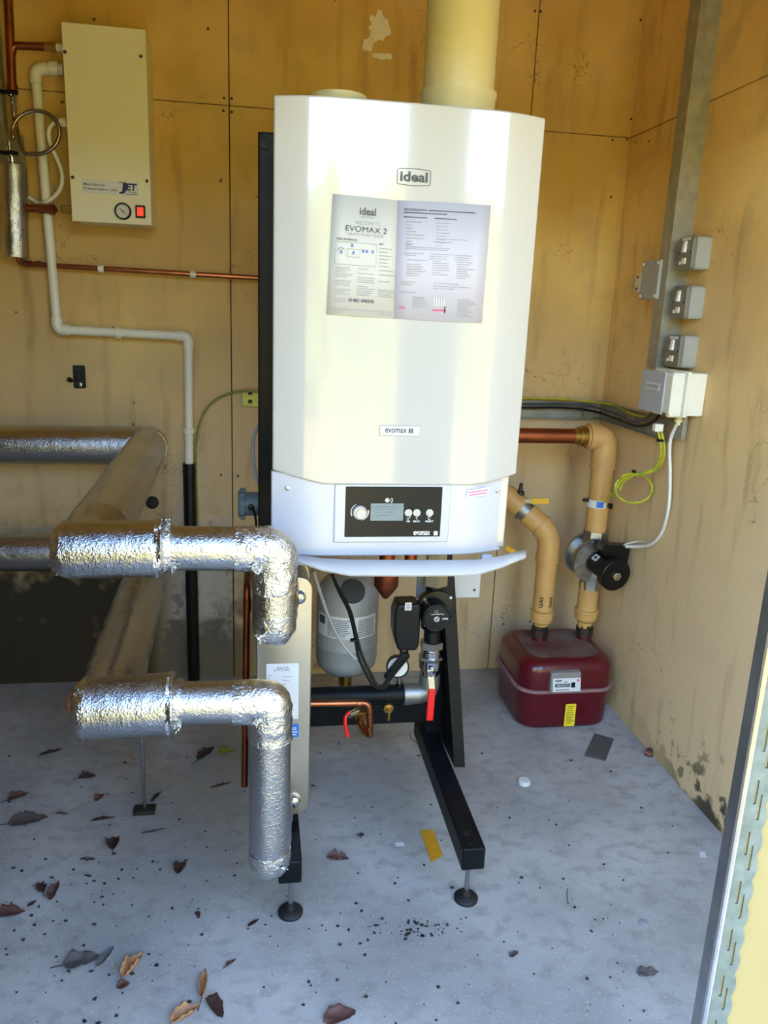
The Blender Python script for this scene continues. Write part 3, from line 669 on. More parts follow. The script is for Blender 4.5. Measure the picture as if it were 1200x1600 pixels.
# slanting brace on the right: web and front flange
T0 = [V(0.512, -0.80, 0.71), V(0.549, -0.80, 0.71)]; B0 = [at(710, 1199, -0.95), at(727, 1199, -0.95)]
d = V(0, 0.004, 0)
MB().hexa([B0[0], B0[1], B0[1] + d, B0[0] + d, T0[0] + V(0, -0.03, 0), T0[1] + V(0, -0.03, 0), T0[1] + V(0, -0.026, 0), T0[0] + V(0, -0.026, 0)]).build('brace_flange', 'black_paint', frame, 0.001, 1)
MB().hexa([B0[0], B0[0] + V(0.004, 0, 0), B0[0] + V(0.004, 0.16, -0.01), B0[0] + V(0, 0.16, -0.01), T0[0] + V(0, -0.03, 0), T0[0] + V(0.004, -0.03, 0), T0[0] + V(0.004, 0.0, 0), T0[0]]).build('brace_web', 'black_paint', frame)
p = at(418, 226, -0.80); MB().lathe((p.x - 0.008, -0.801, p.z), (0, -1, 0), [(0, 0.012), (0.003, 0.011), (0.004, 0.003)], 16).build('cap_bolt', 'rubber', frame)
for py in (703, 747):
    p = at(413, py, -0.80); MB().lathe((p.x, -0.8005, p.z), (0, -1, 0), [(0, 0.004), (0.001, 0.004)], 10).build('bolt_hole', 'hole', frame)

# pale plate on the right upright
p0 = at(700, 927, -0.70); p1 = at(746, 893, -0.70)
pp = thing('cover_plate', 'plain pale metal plate half hidden behind the right frame upright', 'plate', (p0.x, -0.70, p0.z))
MB().box((0.46, -0.742, p0.z), (p1.x, -0.735, p1.z + 0.05)).build('plate', 'white2', pp, 0.002, 1)
q = at(741, 922, -0.742); screw((q.x, -0.742, q.z), (0, -1, 0), 0.004, 'dark_iron', pp)

# ================================================================== PLATE HEAT EXCHANGER
YH = -1.20
hx = thing('heat_exchanger', 'tall stainless plate heat exchanger standing behind the foil wrapped pipes', 'heat exchanger', (0.055, -1.1, 0.19))
def rrect(x0, x1, z0, z1, r, n=6):
    out = []
    for cx, cz, a in ((x1 - r, z1 - r, 0), (x0 + r, z1 - r, 90), (x0 + r, z0 + r, 180), (x1 - r, z0 + r, 270)):
        for k in range(n + 1): t = math.radians(a + 90 * k / n); out.append((cx + r * math.cos(t), cz + r * math.sin(t)))
    return out
HX0, HX1, HZ0, HZ1 = -0.008, 0.120, 0.213, 0.832
MB().prism([(x, YH, z) for x, z in rrect(HX0, HX1, HZ0, HZ1, 0.032)], (0, 0.010, 0)).build('front_plate', 'stainless', hx, 0.003, 2)
for k in range(9):
    y0 = YH + 0.012 + k * 0.0115
    MB().prism([(x, y0, z) for x, z in rrect(HX0 + 0.004, HX1 - 0.004, HZ0 + 0.004, HZ1 - 0.004, 0.030)], (0, 0.0085, 0)).build('plate', 'stainless', hx, 0.002, 1)
MB().prism([(x, YH + 0.117, z) for x, z in rrect(HX0, HX1, HZ0, HZ1, 0.032)], (0, 0.010, 0)).build('rear_plate', 'stainless', hx, 0.002, 1)
MB().box((0.03, YH + 0.012, 0.186), (0.09, YH + 0.12, 0.222)).build('foot_bracket', 'black_paint', hx, 0.002, 1)
for px, py in ((467, 932), (459, 1250), (415, 932), (408, 1250)):
    q = at(px, py, YH); MB().lathe((q.x, YH, q.z), (0, -1, 0), [(0, 0.0175), (0.006, 0.0170), (0.012, 0.0135), (0.0155, 0.008), (0.0165, 0.001)], 24).build('stud_dome', 'chrome', hx)
p0 = at(416, 1125, YH); p1 = at(467, 1036, YH)
lab = MB().box((p0.x, YH - 0.0008, p0.z), (p1.x, YH, p1.z)).build('data_label', 'label_white', hx)
part_label(lab, 'white data label')
mb = MB(); rows = []
for k in range(24):
    if k == 9: continue
    rows.append((0.06, 0.06 + 0.35 * random.random(), 0.80 - k * 0.033)); 
    if k % 2: rows.append((0.5, 0.6 + 0.32 * random.random(), 0.80 - k * 0.033))
strip_rows(rows, (p0.x, YH - 0.0008, p0.z), (p1.x - p0.x, 0, 0), (0, 0, p1.z - p0.z), mb, thick=0.006); mb.build('small_print', 'inklight', lab)['kind'] = 'stuff'
for word, zz in (('ALFA', 0.915), ('LAVAL', 0.875)):
    lettering(word, (p0.x + (p1.x - p0.x) * (0.30 if word == 'ALFA' else 0.24), YH - 0.0008, p0.z + (p1.z - p0.z) * zz), ((p1.x - p0.x) * (0.40 if word == 'ALFA' else 0.52), 0, 0), (0, 0, 0.0042), 'ink', lab)
p0 = at(449, 1152, YH); p1 = at(467, 1131, YH)
bs_ = MB().prism([(x, YH, z) for x, z in rrect(p0.x - 0.035, p1.x, p0.z, p1.z, 0.004)], (0, -0.001, 0)).build('blue_sticker', 'label_blue', hx)
lettering('ED', (p1.x - 0.022, YH - 0.001, p0.z + 0.019), (0.016, 0, 0), (0, 0, 0.008), 'white_print', bs_, bold=0.02)
strip_rows([(0.3, 0.95, 0.4), (0.3, 0.9, 0.2)], (p0.x - 0.03, YH - 0.001, p0.z), (p1.x - p0.x + 0.03, 0, 0), (0, 0, p1.z - p0.z), (mb := MB()), thick=0.03); mb.build('sticker_print', 'white_print', bs_)

# ================================================================== INSULATED PIPES
def crinkle(amp, sc=26.0, seed=0.0):
    return lambda p: amp * (noise.noise(p * sc + V(seed, 0, 0)) + 0.6 * abs(noise.noise(p * sc * 2.7 + V(0, seed, 0))))
def foil_seg(name, path, r, m, parent, amp=0.0012, n=44, step=0.008, sc=26.0, seed=0.0):
    return MB().sweep(dense(path, step), r, n, disp=crinkle(amp, sc, seed)).build(name, m, parent, sharp=70)
def foil_round_end(name, p, axis, r, m, parent, seed=0.0, depth=0.03):
    prof = [(0, r)] + [(depth * math.sin(math.pi / 2 * k / 8), r * math.cos(math.pi / 2 * k / 8) ** 0.7) for k in range(1, 8)] + [(depth * 1.02, 0.002)]
    mb = MB().lathe(p, axis, prof, 40); f = crinkle(0.0045, 55, seed); c = Vector(p)
    mb.v = [q + (q - c).normalized() * f(q) for q in mb.v]; return mb.build(name, m, parent, sharp=70)
YN = -1.42
def pipe_run(label, zn, zfar, x_thick, x_corner, x_drop, zend, pxw, r1, r0, seed, left_z):
    """wall run -> leg towards the viewer -> thick run -> thin run -> drop"""
    P_far = V(-0.378, -0.135, zfar); P_near = V(x_corner, YN, zn)
    root = thing('insulated_pipe', label, 'pipe', (x_corner, YN, zn - 0.06))
    foil_seg('wall_run', [V(XL + 0.01, -0.135, left_z), V(-0.40, -0.135, zfar)], 0.066, 'foil', root, 0.0010, seed=seed, sc=50)
    d = (P_near - P_far).normalized()
    foil_seg('elbow', [P_far + V(-0.06, 0, 0), P_far, P_far + d * 0.05], 0.0645, 'foil_dull', root, 0.0006, seed=seed + 1)
    lpath = dense([P_far - d * 0.02, P_near], 0.01); kk = len(lpath)
    MB().sweep(lpath, [0.064 + (r1 * 0.95 - 0.064) * max(0.0, (i - kk * 0.9) / (kk * 0.1)) for i in range(kk)], 44, disp=crinkle(0.0007, 12, seed + 2)).build('leg_run', 'foil_dull', root, sharp=70)
    tdir = V(x_thick - x_corner, 0, 0).normalized()
    foil_seg('thick_sleeve', [P_near - tdir * 0.035, V(x_thick, YN, zn + 0.002)], r1, 'foil', root, 0.0010, seed=seed + 3, sc=40)
    foil_round_end('end_cap', P_near - tdir * 0.034, -tdir, r1 * 0.99, 'foil_tape', root, seed)
    foil_seg('seam_band', [V(x_thick - 0.012, YN, zn + 0.002), V(x_thick, YN, zn + 0.002), V(x_thick + 0.016, YN, zn + 0.002)], [r1 + 0.002 if k < 3 else (r1 + 0.004 if k == 3 else r0 + 0.004) for k in range(len(dense([V(x_thick - 0.012, YN, zn), V(x_thick, YN, zn), V(x_thick + 0.016, YN, zn)], 0.003)))], 'foil_tape', root, 0.0055, step=0.003, sc=75, seed=seed + 4)
    foil_seg('thin_sleeve', [V(x_thick, YN, zn + 0.002), V(x_drop - r0 * 0.3, YN, zn - 0.001)], r0, 'foil', root, 0.0005, seed=seed + 5)
    cor = fillet([V(x_drop - 0.075, YN, zn - 0.001), V(x_drop, YN, zn - 0.001), V(x_drop, YN, zn - 0.085)], 0.016, 6)
    foil_seg('corner_wrap', cor, r0 + 0.002, 'foil_tape', root, 0.0035, step=0.006, sc=60, seed=seed + 6)
    foil_seg('drop_sleeve', [V(x_drop, YN, zn - 0.05), V(x_drop + 0.0, YN, zend)], r0 + 0.0005, 'foil', root, 0.0006, seed=seed + 7)
    foil_seg('port_elbow', fillet([V(x_drop, YN, zend + 0.03), V(x_drop, YN, zend - 0.004), V(x_drop + 0.014, YH - 0.03, zend + 0.012)], 0.05, 8), r0 + 0.001, 'foil_tape', root, 0.0035, step=0.006, sc=40, seed=seed + 8)
    return root
up = pipe_run('upper foil-wrapped insulated pipe turning from the wall towards the boiler, then down', 0.968, 0.945, -0.180, -0.318, 0.029, 0.808, 0, 0.0545, 0.0425, 0.0, 0.930)
lo = pipe_run('lower foil-wrapped insulated pipe with a long drop ending near the floor', 0.642, 0.560, -0.168, -0.300, 0.021, 0.262, 0, 0.0615, 0.0430, 11.0, 0.590)
def tape_tail(p, w_, h_, parent, seed, ang=0.0):
    mb = MB(); nu, nv = 16, 10; Rm = Matrix.Rotation(ang, 3, 'Y')
    for i in range(nu + 1):
        for k in range(nv + 1):
            a, b = i / nu - 0.5, k / nv
            q_ = V(a * w_ * (1 - 0.35 * b), 0, -b * h_ * (0.75 + 0.5 * noise.noise(V(a * 9 + seed, 0, seed))))
            q_.y = -0.004 + 0.010 * noise.noise(V(a * 7, b * 5, seed)) + 0.006 * noise.noise(V(a * 19, b * 15, seed + 3)) + 0.018 * b
            q_.x += 0.003 * noise.noise(V(a * 11, b * 13, seed + 7))
            mb.v.append(Vector(p) + Rm @ q_)
    for i in range(nu):
        for k in range(nv): a = i * (nv + 1) + k; mb.f.append((a, a + nv + 1, a + nv + 2, a + 1))
    return mb.build('tape_tail', 'foil_tape', parent, sharp=25, solid=0.0004)
for k, (px, py, w_, h_, ang, par) in enumerate(((264, 876, 0.040, 0.034, 0.25, up), (400, 878, 0.030, 0.036, -0.5, up), (256, 828, 0.020, 0.018, 3.3, up), (272, 1128, 0.034, 0.030, 0.3, lo), (402, 1122, 0.032, 0.042, -0.5, lo), (134, 1092, 0.024, 0.024, 2.0, lo), (100, 880, 0.05, 0.04, 1.0, up), (432, 1352, 0.05, 0.030, 0.2, lo), (420, 988, 0.06, 0.030, -0.1, up))):
    tape_tail(at(px, py, YN - 0.040), w_, h_, par, 3.7 * k + 1, ang)
# bare patch of pipe foam at the lower outer corner
q = at(118, 1098, YN)
mb = MB(); cc = at(128, 1098, YN + 0.02); mb.lathe(cc, (-1, 0.35, 0.05), [(0, 0.030), (0.012, 0.030), (0.024, 0.022), (0.030, 0.006)], 9)
part_label(mb.build('exposed_foam', 'foam', lo), 'brown bare lagging at the corner')
# support rod under the lower pipe
sr = thing('support_stand', 'thin steel threaded rod on a small floor plate propping the lower insulated pipe', 'stand', (-0.327, -0.845, 0))
MB().box((-0.357, -0.865, 0), (-0.297, -0.825, 0.012)).build('floor_plate', 'dark_iron', sr, 0.002, 1)
MB().cyl((-0.327, -0.845, 0.01), (-0.327, -0.845, 0.545), 0.0055, n=10).build('rod', 'steel', sr)

# vertical copper drain pipe beside the exchanger
t = at(386, 918, -1.10); b = at(382, 1228, -1.10)
cpv = thing('copper_drain_pipe', 'vertical brown copper pipe with open lower end between foil pipe and heat exchanger', 'pipe', (b.x, -1.10, b.z))
MB().sweep(fillet([(t.x, -0.76, t.z), (t.x, -1.10, t.z), (b.x, -1.10, b.z)], 0.025), 0.0085, 14).build('tube', 'copper_dark', cpv)
MB().lathe((t.x, -1.10, t.z - 0.028), (0, 0, -1), [(0, 0.0098), (0.03, 0.0098), (0.031, 0.0085)], 14).build('solder_collar', 'copper_dark', cpv)
MB().lathe((b.x, -1.10, b.z - 0.0003), (0, 0, 1), [(0, 0.0068), (0.0006, 0.0068)], 14).build('open_end', 'hole', cpv)

# ================================================================== UNDER THE BOILER
# expansion vessel
YV = -0.68
vt = at(545, 905, YV); vb = at(540, 1049, YV); vx = at(542, 980, YV).x; vr = 47.5 * (at(560, 980, YV).x - at(559, 980, YV).x)
ves = thing('expansion_vessel', 'small grey expansion vessel hanging under the boiler behind the cables', 'vessel', (vx, YV, vb.z))
H = vt.z - vb.z + 0.02
MB().lathe((vx, YV, vb.z), (0, 0, 1), [(0, 0.015), (0.004, vr * 0.45), (0.016, vr * 0.78), (0.034, vr * 0.95), (0.055, vr), (0.098, vr), (0.100, vr * 1.015), (0.106, vr * 1.015), (0.108, vr), (H * 0.78, vr), (H * 0.88, vr * 0.93), (H * 0.95, vr * 0.75), (H, vr * 0.4)], 40).build('tank', 'grey_vessel', ves)
q = at(545, 923, YV - vr * 0.8); MB().lathe((vx + 0.005, YV - vr * 0.86, q.z), (0, -0.9, 0.45), [(0, 0.036), (0.006, 0.034), (0.007, 0.02)], 24).build('valve_cap', 'rubber', ves)
def wrap_quad(cx, cy, r, a0, a1, z0, z1, n=10):
    mb = MB()
    for k in range(n + 1):
        a = math.radians(a0 + (a1 - a0) * k / n); mb.v += [V(cx + r * math.sin(a), cy - r * math.cos(a), z0), V(cx + r * math.sin(a), cy - r * math.cos(a), z1)]
    for k in range(n): mb.f.append((2 * k, 2 * k + 2, 2 * k + 3, 2 * k + 1))
    return mb
zl0 = at(530, 1000, YV - vr).z; zl1 = at(530, 966, YV - vr).z
vl = wrap_quad(vx, YV, vr + 0.0006, -70, 56, zl0, zl1).build('label', 'label_white', ves); part_label(vl, 'white wrap-around label')
mb = MB()
for k in range(9):
    for a0, a1 in ((-44, -10 + 14 * random.random()), (14, 50)):
        z_ = zl0 + (zl1 - zl0) * (0.1 + 0.09 * k); w_ = wrap_quad(vx, YV, vr + 0.0010, a0, a1, z_, z_ + 0.0022, 5); bb = len(mb.v); mb.v += w_.v; mb.f += [tuple(i + bb for i in f) for f in w_.f]
w_ = wrap_quad(vx, YV, vr + 0.0010, -66, -50, zl0 + (zl1 - zl0) * 0.55, zl1 - 0.006, 4); bb = len(mb.v); mb.v += w_.v; mb.f += [tuple(i + bb for i in f) for f in w_.f]
mb.build('small_print', 'ink', vl)['kind'] = 'stuff'
MB().lathe((vx, YV, vb.z + 0.004), (0, 0, -1), [(0, 0.022), (0.045, 0.022), (0.047, 0.014), (0.09, 0.014)], 16).build('neck', 'brass', ves)
MB().lathe((vx - 0.002, YV - 0.014, vb.z - 0.06), (0.05, -1, -0.1), [(0, 0.020), (0.022, 0.020), (0.023, 0.014), (0.04, 0.014), (0.041, 0.009), (0.052, 0.009), (0.053, 0.004)], 6).build('drain_valve', 'brass', ves)

# header pipe with elbow, valve and pump
YM = -0.86
ha = at(470, 1086, YM); hb_ = at(632, 1088, YM); he = at(672, 1086, YM); hz_ = (ha.z + hb_.z) / 2
hd = thing('header_pipe', 'thick black steel header pipe running across behind the frame beams', 'pipe', (0.3, YM, hz_ - 0.03))
MB().cyl((0.09, YM, hz_), (hb_.x + 0.005, YM, hz_), 0.028, n=24).build('pipe', 'black_paint', hd)
MB().cyl((hb_.x - 0.004, YM, hz_), (hb_.x + 0.018, YM, hz_), 0.032, n=24).build('socket', 'cast', hd)
hx_e = at(671, 1060, YM).x
MB().sweep(fillet([(hb_.x + 0.012, YM, hz_), (hx_e, YM, hz_), (hx_e, YM, hz_ + 0.06)], 0.045, 8), 0.030, 24).build('elbow', 'cast', hd)
dq = at(606, 1105, YM - 0.03); part_label(MB().lathe((dq.x, YM, hz_ - 0.02), (0, -1, -0.05), [(0, 0.012), (0.03, 0.012), (0.031, 0.015), (0.045, 0.015), (0.046, 0.008), (0.056, 0.008)], 8).build('drain_cock', 'brass', hd), 'small brass drain cock')
MB().lathe((dq.x + 0.001, YM - 0.048, hz_ - 0.026), (0, 0, -1), [(0, 0.0065), (0.020, 0.005), (0.021, 0.0065), (0.03, 0.005)], 10).build('drain_nozzle', 'brass', hd)
# ball valve with red lever
vzt = at(672, 1000, YM).z
bv = thing('ball_valve', 'ball valve with a long red lever handle below the pump', 'valve', (hx_e, YM, hz_ + 0.055))
zb = hz_ + 0.05; Hv = vzt - zb
MB().lathe((hx_e, YM, zb), (0, 0, 1), [(0, 0.026), (Hv * 0.26, 0.026), (Hv * 0.28, 0.033), (Hv * 0.5, 0.034), (Hv * 0.52, 0.028), (Hv * 0.60, 0.030), (Hv * 0.74, 0.030), (Hv * 0.76, 0.027), (Hv * 0.84, 0.026)], 20).build('body', 'chrome', bv)
MB().lathe((hx_e, YM, zb + Hv * 0.52), (0, 0, 1), [(0, 0.036), (Hv * 0.07, 0.036)], 6).build('nut', 'steel', bv)
MB().lathe((hx_e, YM, zb + Hv * 0.80), (0, 0, 1), [(0, 0.034), (Hv * 0.18, 0.034), (Hv * 0.2, 0.03)], 6).build('union_nut', 'steel', bv)
hp = at(672, 1052, YM - 0.045); hq = at(675, 1078, YM - 0.055); hr = at(671, 1126, YM - 0.062)
MB().cyl((hx_e, YM - 0.03, hp.z), (hp.x, YM - 0.052, hp.z), 0.009, n=14).build('stem', 'steel', bv)
def bar(p0, p1, w_, th, side=V(1, 0, 0)):
    p0 = Vector(p0); p1 = Vector(p1); d = (p1 - p0).normalized(); s_ = (side - d * side.dot(d)).normalized() * w_ / 2; n_ = d.cross(s_).normalized() * th / 2
    return MB().hexa([p0 - s_ - n_, p0 + s_ - n_, p0 + s_ + n_, p0 - s_ + n_, p1 - s_ - n_, p1 + s_ - n_, p1 + s_ + n_, p1 - s_ + n_])
bar(hp + V(0, 0, 0.012), hq, 0.019, 0.003).build('lever', 'steel', bv, 0.001, 1)
part_label(bar(hq + V(0, 0, 0.004), hr, 0.021, 0.009).build('grip', 'red', bv, 0.004, 3), 'bright red grip')
# pump
pc = at(684, 966, YM - 0.09); pz = pc.z
pu = thing('circulation_pump', 'black circulation pump with round face and square terminal box', 'pump', (hx_e, YM, vzt))
pztop = at(683, 905, YM).z
MB().lathe((hx_e, YM, vzt), (0, 0, 1), [(0, 0.024), (0.03, 0.024), (0.04, 0.034), (pz - vzt + 0.03, 0.036), (pztop - vzt - 0.05, 0.026), (pztop - vzt - 0.03, 0.026), (pztop - vzt + 0.06, 0.022)], 20).build('body', 'black_plastic', pu)
MB().lathe((hx_e, YM, pz + 0.004), (0, -1, 0), [(0.0, 0.050), (0.02, 0.053), (0.035, 0.053), (0.036, 0.047)], 32).build('flange', 'black_plastic', pu)
mo = MB().lathe((pc.x - 0.003, YM - 0.03, pz), (0, -1, 0), [(0, 0.040), (0.055, 0.039), (0.060, 0.038), (0.061, 0.036), (0.0605, 0.0345), (0.062, 0.034), (0.063, 0.001)], 40).build('motor', 'black_plastic', pu)
yf = YM - 0.0932
MB().lathe((pc.x - 0.004, yf, pz - 0.001), (0, -1, 0), [(0, 0.0085), (0.002, 0.008), (0.0022, 0.001)], 20).build('bleed_screw', 'steel', mo)
bar((pc.x - 0.008, yf - 0.0024, pz - 0.006), (pc.x, yf - 0.0024, pz + 0.004), 0.002, 0.0006).build('screw_slot', 'hole', mo)
lettering('GRUNDFOS', (pc.x - 0.020, yf, pz + 0.011), (0.036, 0, 0), (0, 0, 0.0035), 'white_print', mo)
lettering('UPS2', (pc.x + 0.012, yf, pz - 0.003), (0.016, 0, 0), (0, 0, 0.005), 'white_print', mo, bold=0.02)
for k in range(3): MB().sweep([(pc.x - 0.006 + 0.005 * math.cos(a), yf - 0.0003, pz + 0.020 + 0.004 * math.sin(a)) for a in (0.6 + k * 2.1, 1.6 + k * 2.1, 2.4 + k * 2.1)], 0.0005, 4).build('pump_mark', 'white_print', mo)
for sx, sz in ((-0.036, 0.036), (0.038, 0.040), (-0.03, -0.04)):
    MB().lathe((hx_e + sx, YM - 0.036, pz + sz), (0, -1, 0), [(0, 0.0045), (0.005, 0.0045)], 6).build('flange_bolt', 'steel', pu)
b0_ = at(612, 1012, YM - 0.05); b1_ = at(656, 939, YM - 0.05)
tb = MB().prism([(x, YM - 0.075, z) for x, z in [(b0_.x + 0.014, b0_.z), (b1_.x - 0.006, b0_.z), (b1_.x, b0_.z + 0.02), (b1_.x, b1_.z - 0.012), (b1_.x - 0.006, b1_.z), (b0_.x + 0.008, b1_.z), (b0_.x, b1_.z - 0.03), (b0_.x + 0.001, b0_.z + 0.05)]], (0, 0.07, 0)).build('terminal_box', 'black_plastic', pu, 0.006, 3)
MB().box((b1_.x - 0.01, YM - 0.05, pz - 0.02), (pc.x - 0.02, YM - 0.01, pz + 0.02)).build('box_neck', 'black_plastic', pu, 0.003)
q = at(638, 946, YM - 0.0758); bc = MB().box((q.x - 0.009, YM - 0.0765, q.z - 0.014), (q.x + 0.009, YM - 0.0745, q.z + 0.008)).build('barcode_label', 'label_white', tb)
mb = MB()
for k in range(5): mb.box((q.x - 0.006, YM - 0.0768, q.z - 0.011 + k * 0.0035), (q.x + 0.006, YM - 0.0764, q.z - 0.0095 + k * 0.0035))
mb.build('barcode', 'ink', bc)['kind'] = 'stuff'
for dx in (0.024, 0.042):
    MB().sweep(smooth([(b0_.x + dx, YM - 0.05, b0_.z + 0.004), (b0_.x + dx + 0.002, YM - 0.052, b0_.z - 0.02), (b0_.x + dx - 0.012, YM - 0.055, b0_.z - 0.045)]), 0.0035, 8).build('pump_lead', 'cable_black', pu)
# chrome nut joining pump to the boiler
cn = at(686, 902, YM); tag(MB().lathe((hx_e, YM, cn.z - 0.02), (0, 0, 1), [(0, 0.036), (0.035, 0.036), (0.036, 0.030), (0.10, 0.030)], 6).build('union_nut', 'stainless'), 'steel hexagonal union nut between pump and boiler underside', 'nut')
# small pressure gauge
g = at(622, 1042, YM - 0.02); gr = 17.5 * 0.00178
ga = thing('pressure_gauge', 'small round white-faced pressure gauge half hidden behind black plug', 'gauge', (g.x, YM, g.z - 0.08))
MB().lathe((g.x, YM - 0.005, g.z), (-0.1, -1, 0.1), [(0, gr), (0.018, gr * 1.06), (0.022, gr * 1.06), (0.022, gr * 0.92), (0.019, gr * 0.9)], 30).build('case', 'black_plastic', ga)
MB().lathe((g.x - 0.002, YM - 0.0245, g.z + 0.002), (-0.1, -1, 0.1), [(0, gr * 0.93), (0.0008, gr * 0.93)], 30).build('face', 'gauge_face', ga)
bar((g.x - 0.018, YM - 0.0265, g.z + 0.015), (g.x + 0.004, YM - 0.0262, g.z), 0.0014, 0.0005).build('needle', 'ink', ga)
MB().cyl((g.x + 0.008, YM - 0.004, g.z - gr), (g.x + 0.010, YM, hz_ + 0.02), 0.0065, n=10).build('stem', 'steel', ga)
MB().cyl((g.x + 0.010, YM, g.z - gr - 0.03), (g.x + 0.010, YM, hz_ + 0.02), 0.011, n=12).build('stem_sleeve', 'black_plastic', ga)
# black in-line plug and cables
c_ = [at(px, py, Y) for px, py, Y in ((604, 1060, -0.92), (636, 1021, -0.925))]
tag(bar(c_[0], c_[1], 0.022, 0.018).build('inline_connector', 'black_plastic', None, 0.003), 'black in-line cable connector slanting across the small gauge', 'connector')
cb = thing('pump_cable', 'pair of tied black cables curving down from the boiler to the header pipe', 'cable', at(590, 1075, -0.9))
for k, off in enumerate((0, 6)):
    pts = [at(px, py, Y) for px, py, Y in ((519, 898, -0.98), (530 + off * 0.3, 925, -0.96), (545 + off * 0.4, 955, -0.94), (554 + off * 0.4, 990, -0.93), (560 + off, 1025, -0.93), (572 + off * 1.2, 1052, -0.93), (584 + off, 1072, -0.93), (596 + off, 1074, -0.925), (608, 1058 + off, -0.92))]
    MB().sweep(smooth(pts), 0.0042, 8).build('strand', 'cable_black', cb)
q = at(553, 1000, -0.935); MB().box((q.x - 0.010, q.y - 0.006, q.z - 0.004), (q.x + 0.010, q.y + 0.006, q.z + 0.004)).build('cable_tie', 'black_plastic', cb, 0.002, 1)
pts = [at(px, py, Y) for px, py, Y in ((490, 892, -0.98), (500, 925, -0.955), (514, 965, -0.94), (530, 998, -0.93), (545, 1018, -0.93), (556, 1030, -0.93))]
tag(MB().sweep(smooth(pts), 0.0048, 10).build('hose', 'cable_grey'), 'thin grey plastic hose slanting in front of the expansion vessel', 'hose')
# small copper branch with red-handled valve
YK = -1.0
k0 = at(486, 1099, YK); k1 = at(577, 1098, YK); k2 = at(578, 1150, YK)
br = thing('copper_branch_pipe', 'bright copper pipe with a downward elbow in front of the black header pipe', 'pipe', (k1.x, YK, k2.z))
MB().sweep(fillet([(0.10, YK, k0.z), (k1.x, YK, k1.z), (k2.x, YK, k2.z + 0.015), (k2.x, YK, k2.z), (k2.x - 0.02, YK + 0.05, k2.z + 0.012)], 0.022), 0.0088, 16).build('tube', 'copper', br)
for z_ in (k1.z - 0.03, k2.z + 0.03): MB().lathe((k1.x + (k2.x - k1.x) * (0.3 if z_ > 0.33 else 0.7), YK, z_), (0, 0, -1), [(0, 0.0088), (0.001, 0.0105), (0.012, 0.0105), (0.013, 0.0088)], 14).build('solder_collar', 'copper', br)
MB().lathe((k1.x - 0.034, YK, k1.z), (1, 0, 0), [(0, 0.0088), (0.001, 0.0105), (0.012, 0.0105), (0.013, 0.0088)], 14).build('solder_collar', 'copper', br)
dv = thing('drain_valve', 'small lever valve with dark red handle behind the bright copper branch', 'valve', (k2.x - 0.03, YK + 0.06, k2.z))
va = at(560, 1108, YK + 0.11); vb2 = at(573, 1148, YK + 0.03)
MB().sweep([va, va.lerp(vb2, 0.3), va.lerp(vb2, 0.31), va.lerp(vb2, 0.55), va.lerp(vb2, 0.56), va.lerp(vb2, 0.8), vb2], [0.017, 0.017, 0.014, 0.013, 0.016, 0.0155, 0.011], 8).build('body', 'brass', dv)
q0 = at(549, 1117, YK + 0.05); MB().cyl(q0 + V(0.018, 0.02, 0), q0 + V(-0.008, 0, 0), 0.010, n=14).build('stem', 'chrome', dv)
part_label(MB().sweep(smooth([at(547, 1112, YK + 0.04), at(540, 1120, YK + 0.035), at(540, 1135, YK + 0.03), at(544, 1152, YK + 0.03)]), [0.004] * 8 + [0.005] * 16 + [0.003], 8).build('handle', 'red', dv), 'dark red handle')

# ================================================================== PRESSURISATION UNIT (upper left)
YJ = -0.165
JX0, JX1, JZ0, JZ1 = -0.582, -0.340, 1.661, 2.219
ju = thing('pressurisation_unit', 'cream wall-mounted metal pressurisation unit with gauge and red switch', 'pressure unit', (-0.46, -0.08, JZ0))
MB().box((JX0 + 0.004, YJ + 0.004, JZ0 + 0.004), (JX1 - 0.004, 0, JZ1 - 0.003)).build('casing', 'jetwhite', ju, 0.002, 1)
jc = MB().box((JX0, YJ, JZ0), (JX1, YJ + 0.012, JZ1)).build('cover', 'jetwhite', ju, 0.002, 2)
for px, py in ((101.5, 81), (220, 88), (113.5, 277), (229.5, 283)):
    q = at(px, py, YJ); screw((q.x, YJ, q.z), (0, -1, 0), 0.0052, 'dark_iron', jc)
n0 = at(129, 302, YJ); n1 = at(216, 283, YJ)
nw, nh = n1.x - n0.x, 0.040
npz = n0.z + 0.002
npl = MB().box((n0.x, YJ - 0.0012, npz), (n1.x, YJ, npz + nh)).build('nameplate', 'label_white', ju, 0.0005, 1)
lettering('Mechanical', (n0.x + 0.005, YJ - 0.0012, npz + 0.022), (0.062, 0, 0), (0, 0, 0.0072), 'ink', npl, bold=0.015)
lettering('Pressurisation Unit', (n0.x + 0.005, YJ - 0.0012, npz + 0.0095), (0.100, 0, 0), (0, 0, 0.0076), 'ink', npl, bold=0.015)
lettering('J', (n0.x + nw * 0.645, YJ - 0.0012, npz + 0.003), (0.021, 0, 0.0), (0.004, 0, 0.034), 'navy', npl, bold=0.04)
lettering('ET', (n0.x + nw * 0.775, YJ - 0.0012, npz + 0.014), (0.031, 0, 0), (0.003, 0, 0.021), 'navy', npl, bold=0.04)
lettering('range', (n0.x + nw * 0.79, YJ - 0.0012, npz + 0.0055), (0.030, 0, 0), (0, 0, 0.006), 'navy', npl)
MB().box((n0.x + nw * 0.65, YJ - 0.0016, npz + 0.0355), (n0.x + nw * 0.76, YJ - 0.0012, npz + 0.0375)).build('logo_bar', 'navy', npl)
MB().box((n0.x + nw * 0.76, YJ - 0.0016, npz + 0.0025), (n0.x + nw * 0.985, YJ - 0.0012, npz + 0.004)).build('logo_bar', 'navy', npl)
q = at(192.5, 330.5, YJ)
gg = MB().lathe((q.x, YJ, q.z), (0, -1, 0), [(0, 0.0255), (0.010, 0.0255), (0.012, 0.024), (0.012, 0.0205), (0.007, 0.020)], 36).build('gauge', 'black_plastic', ju)
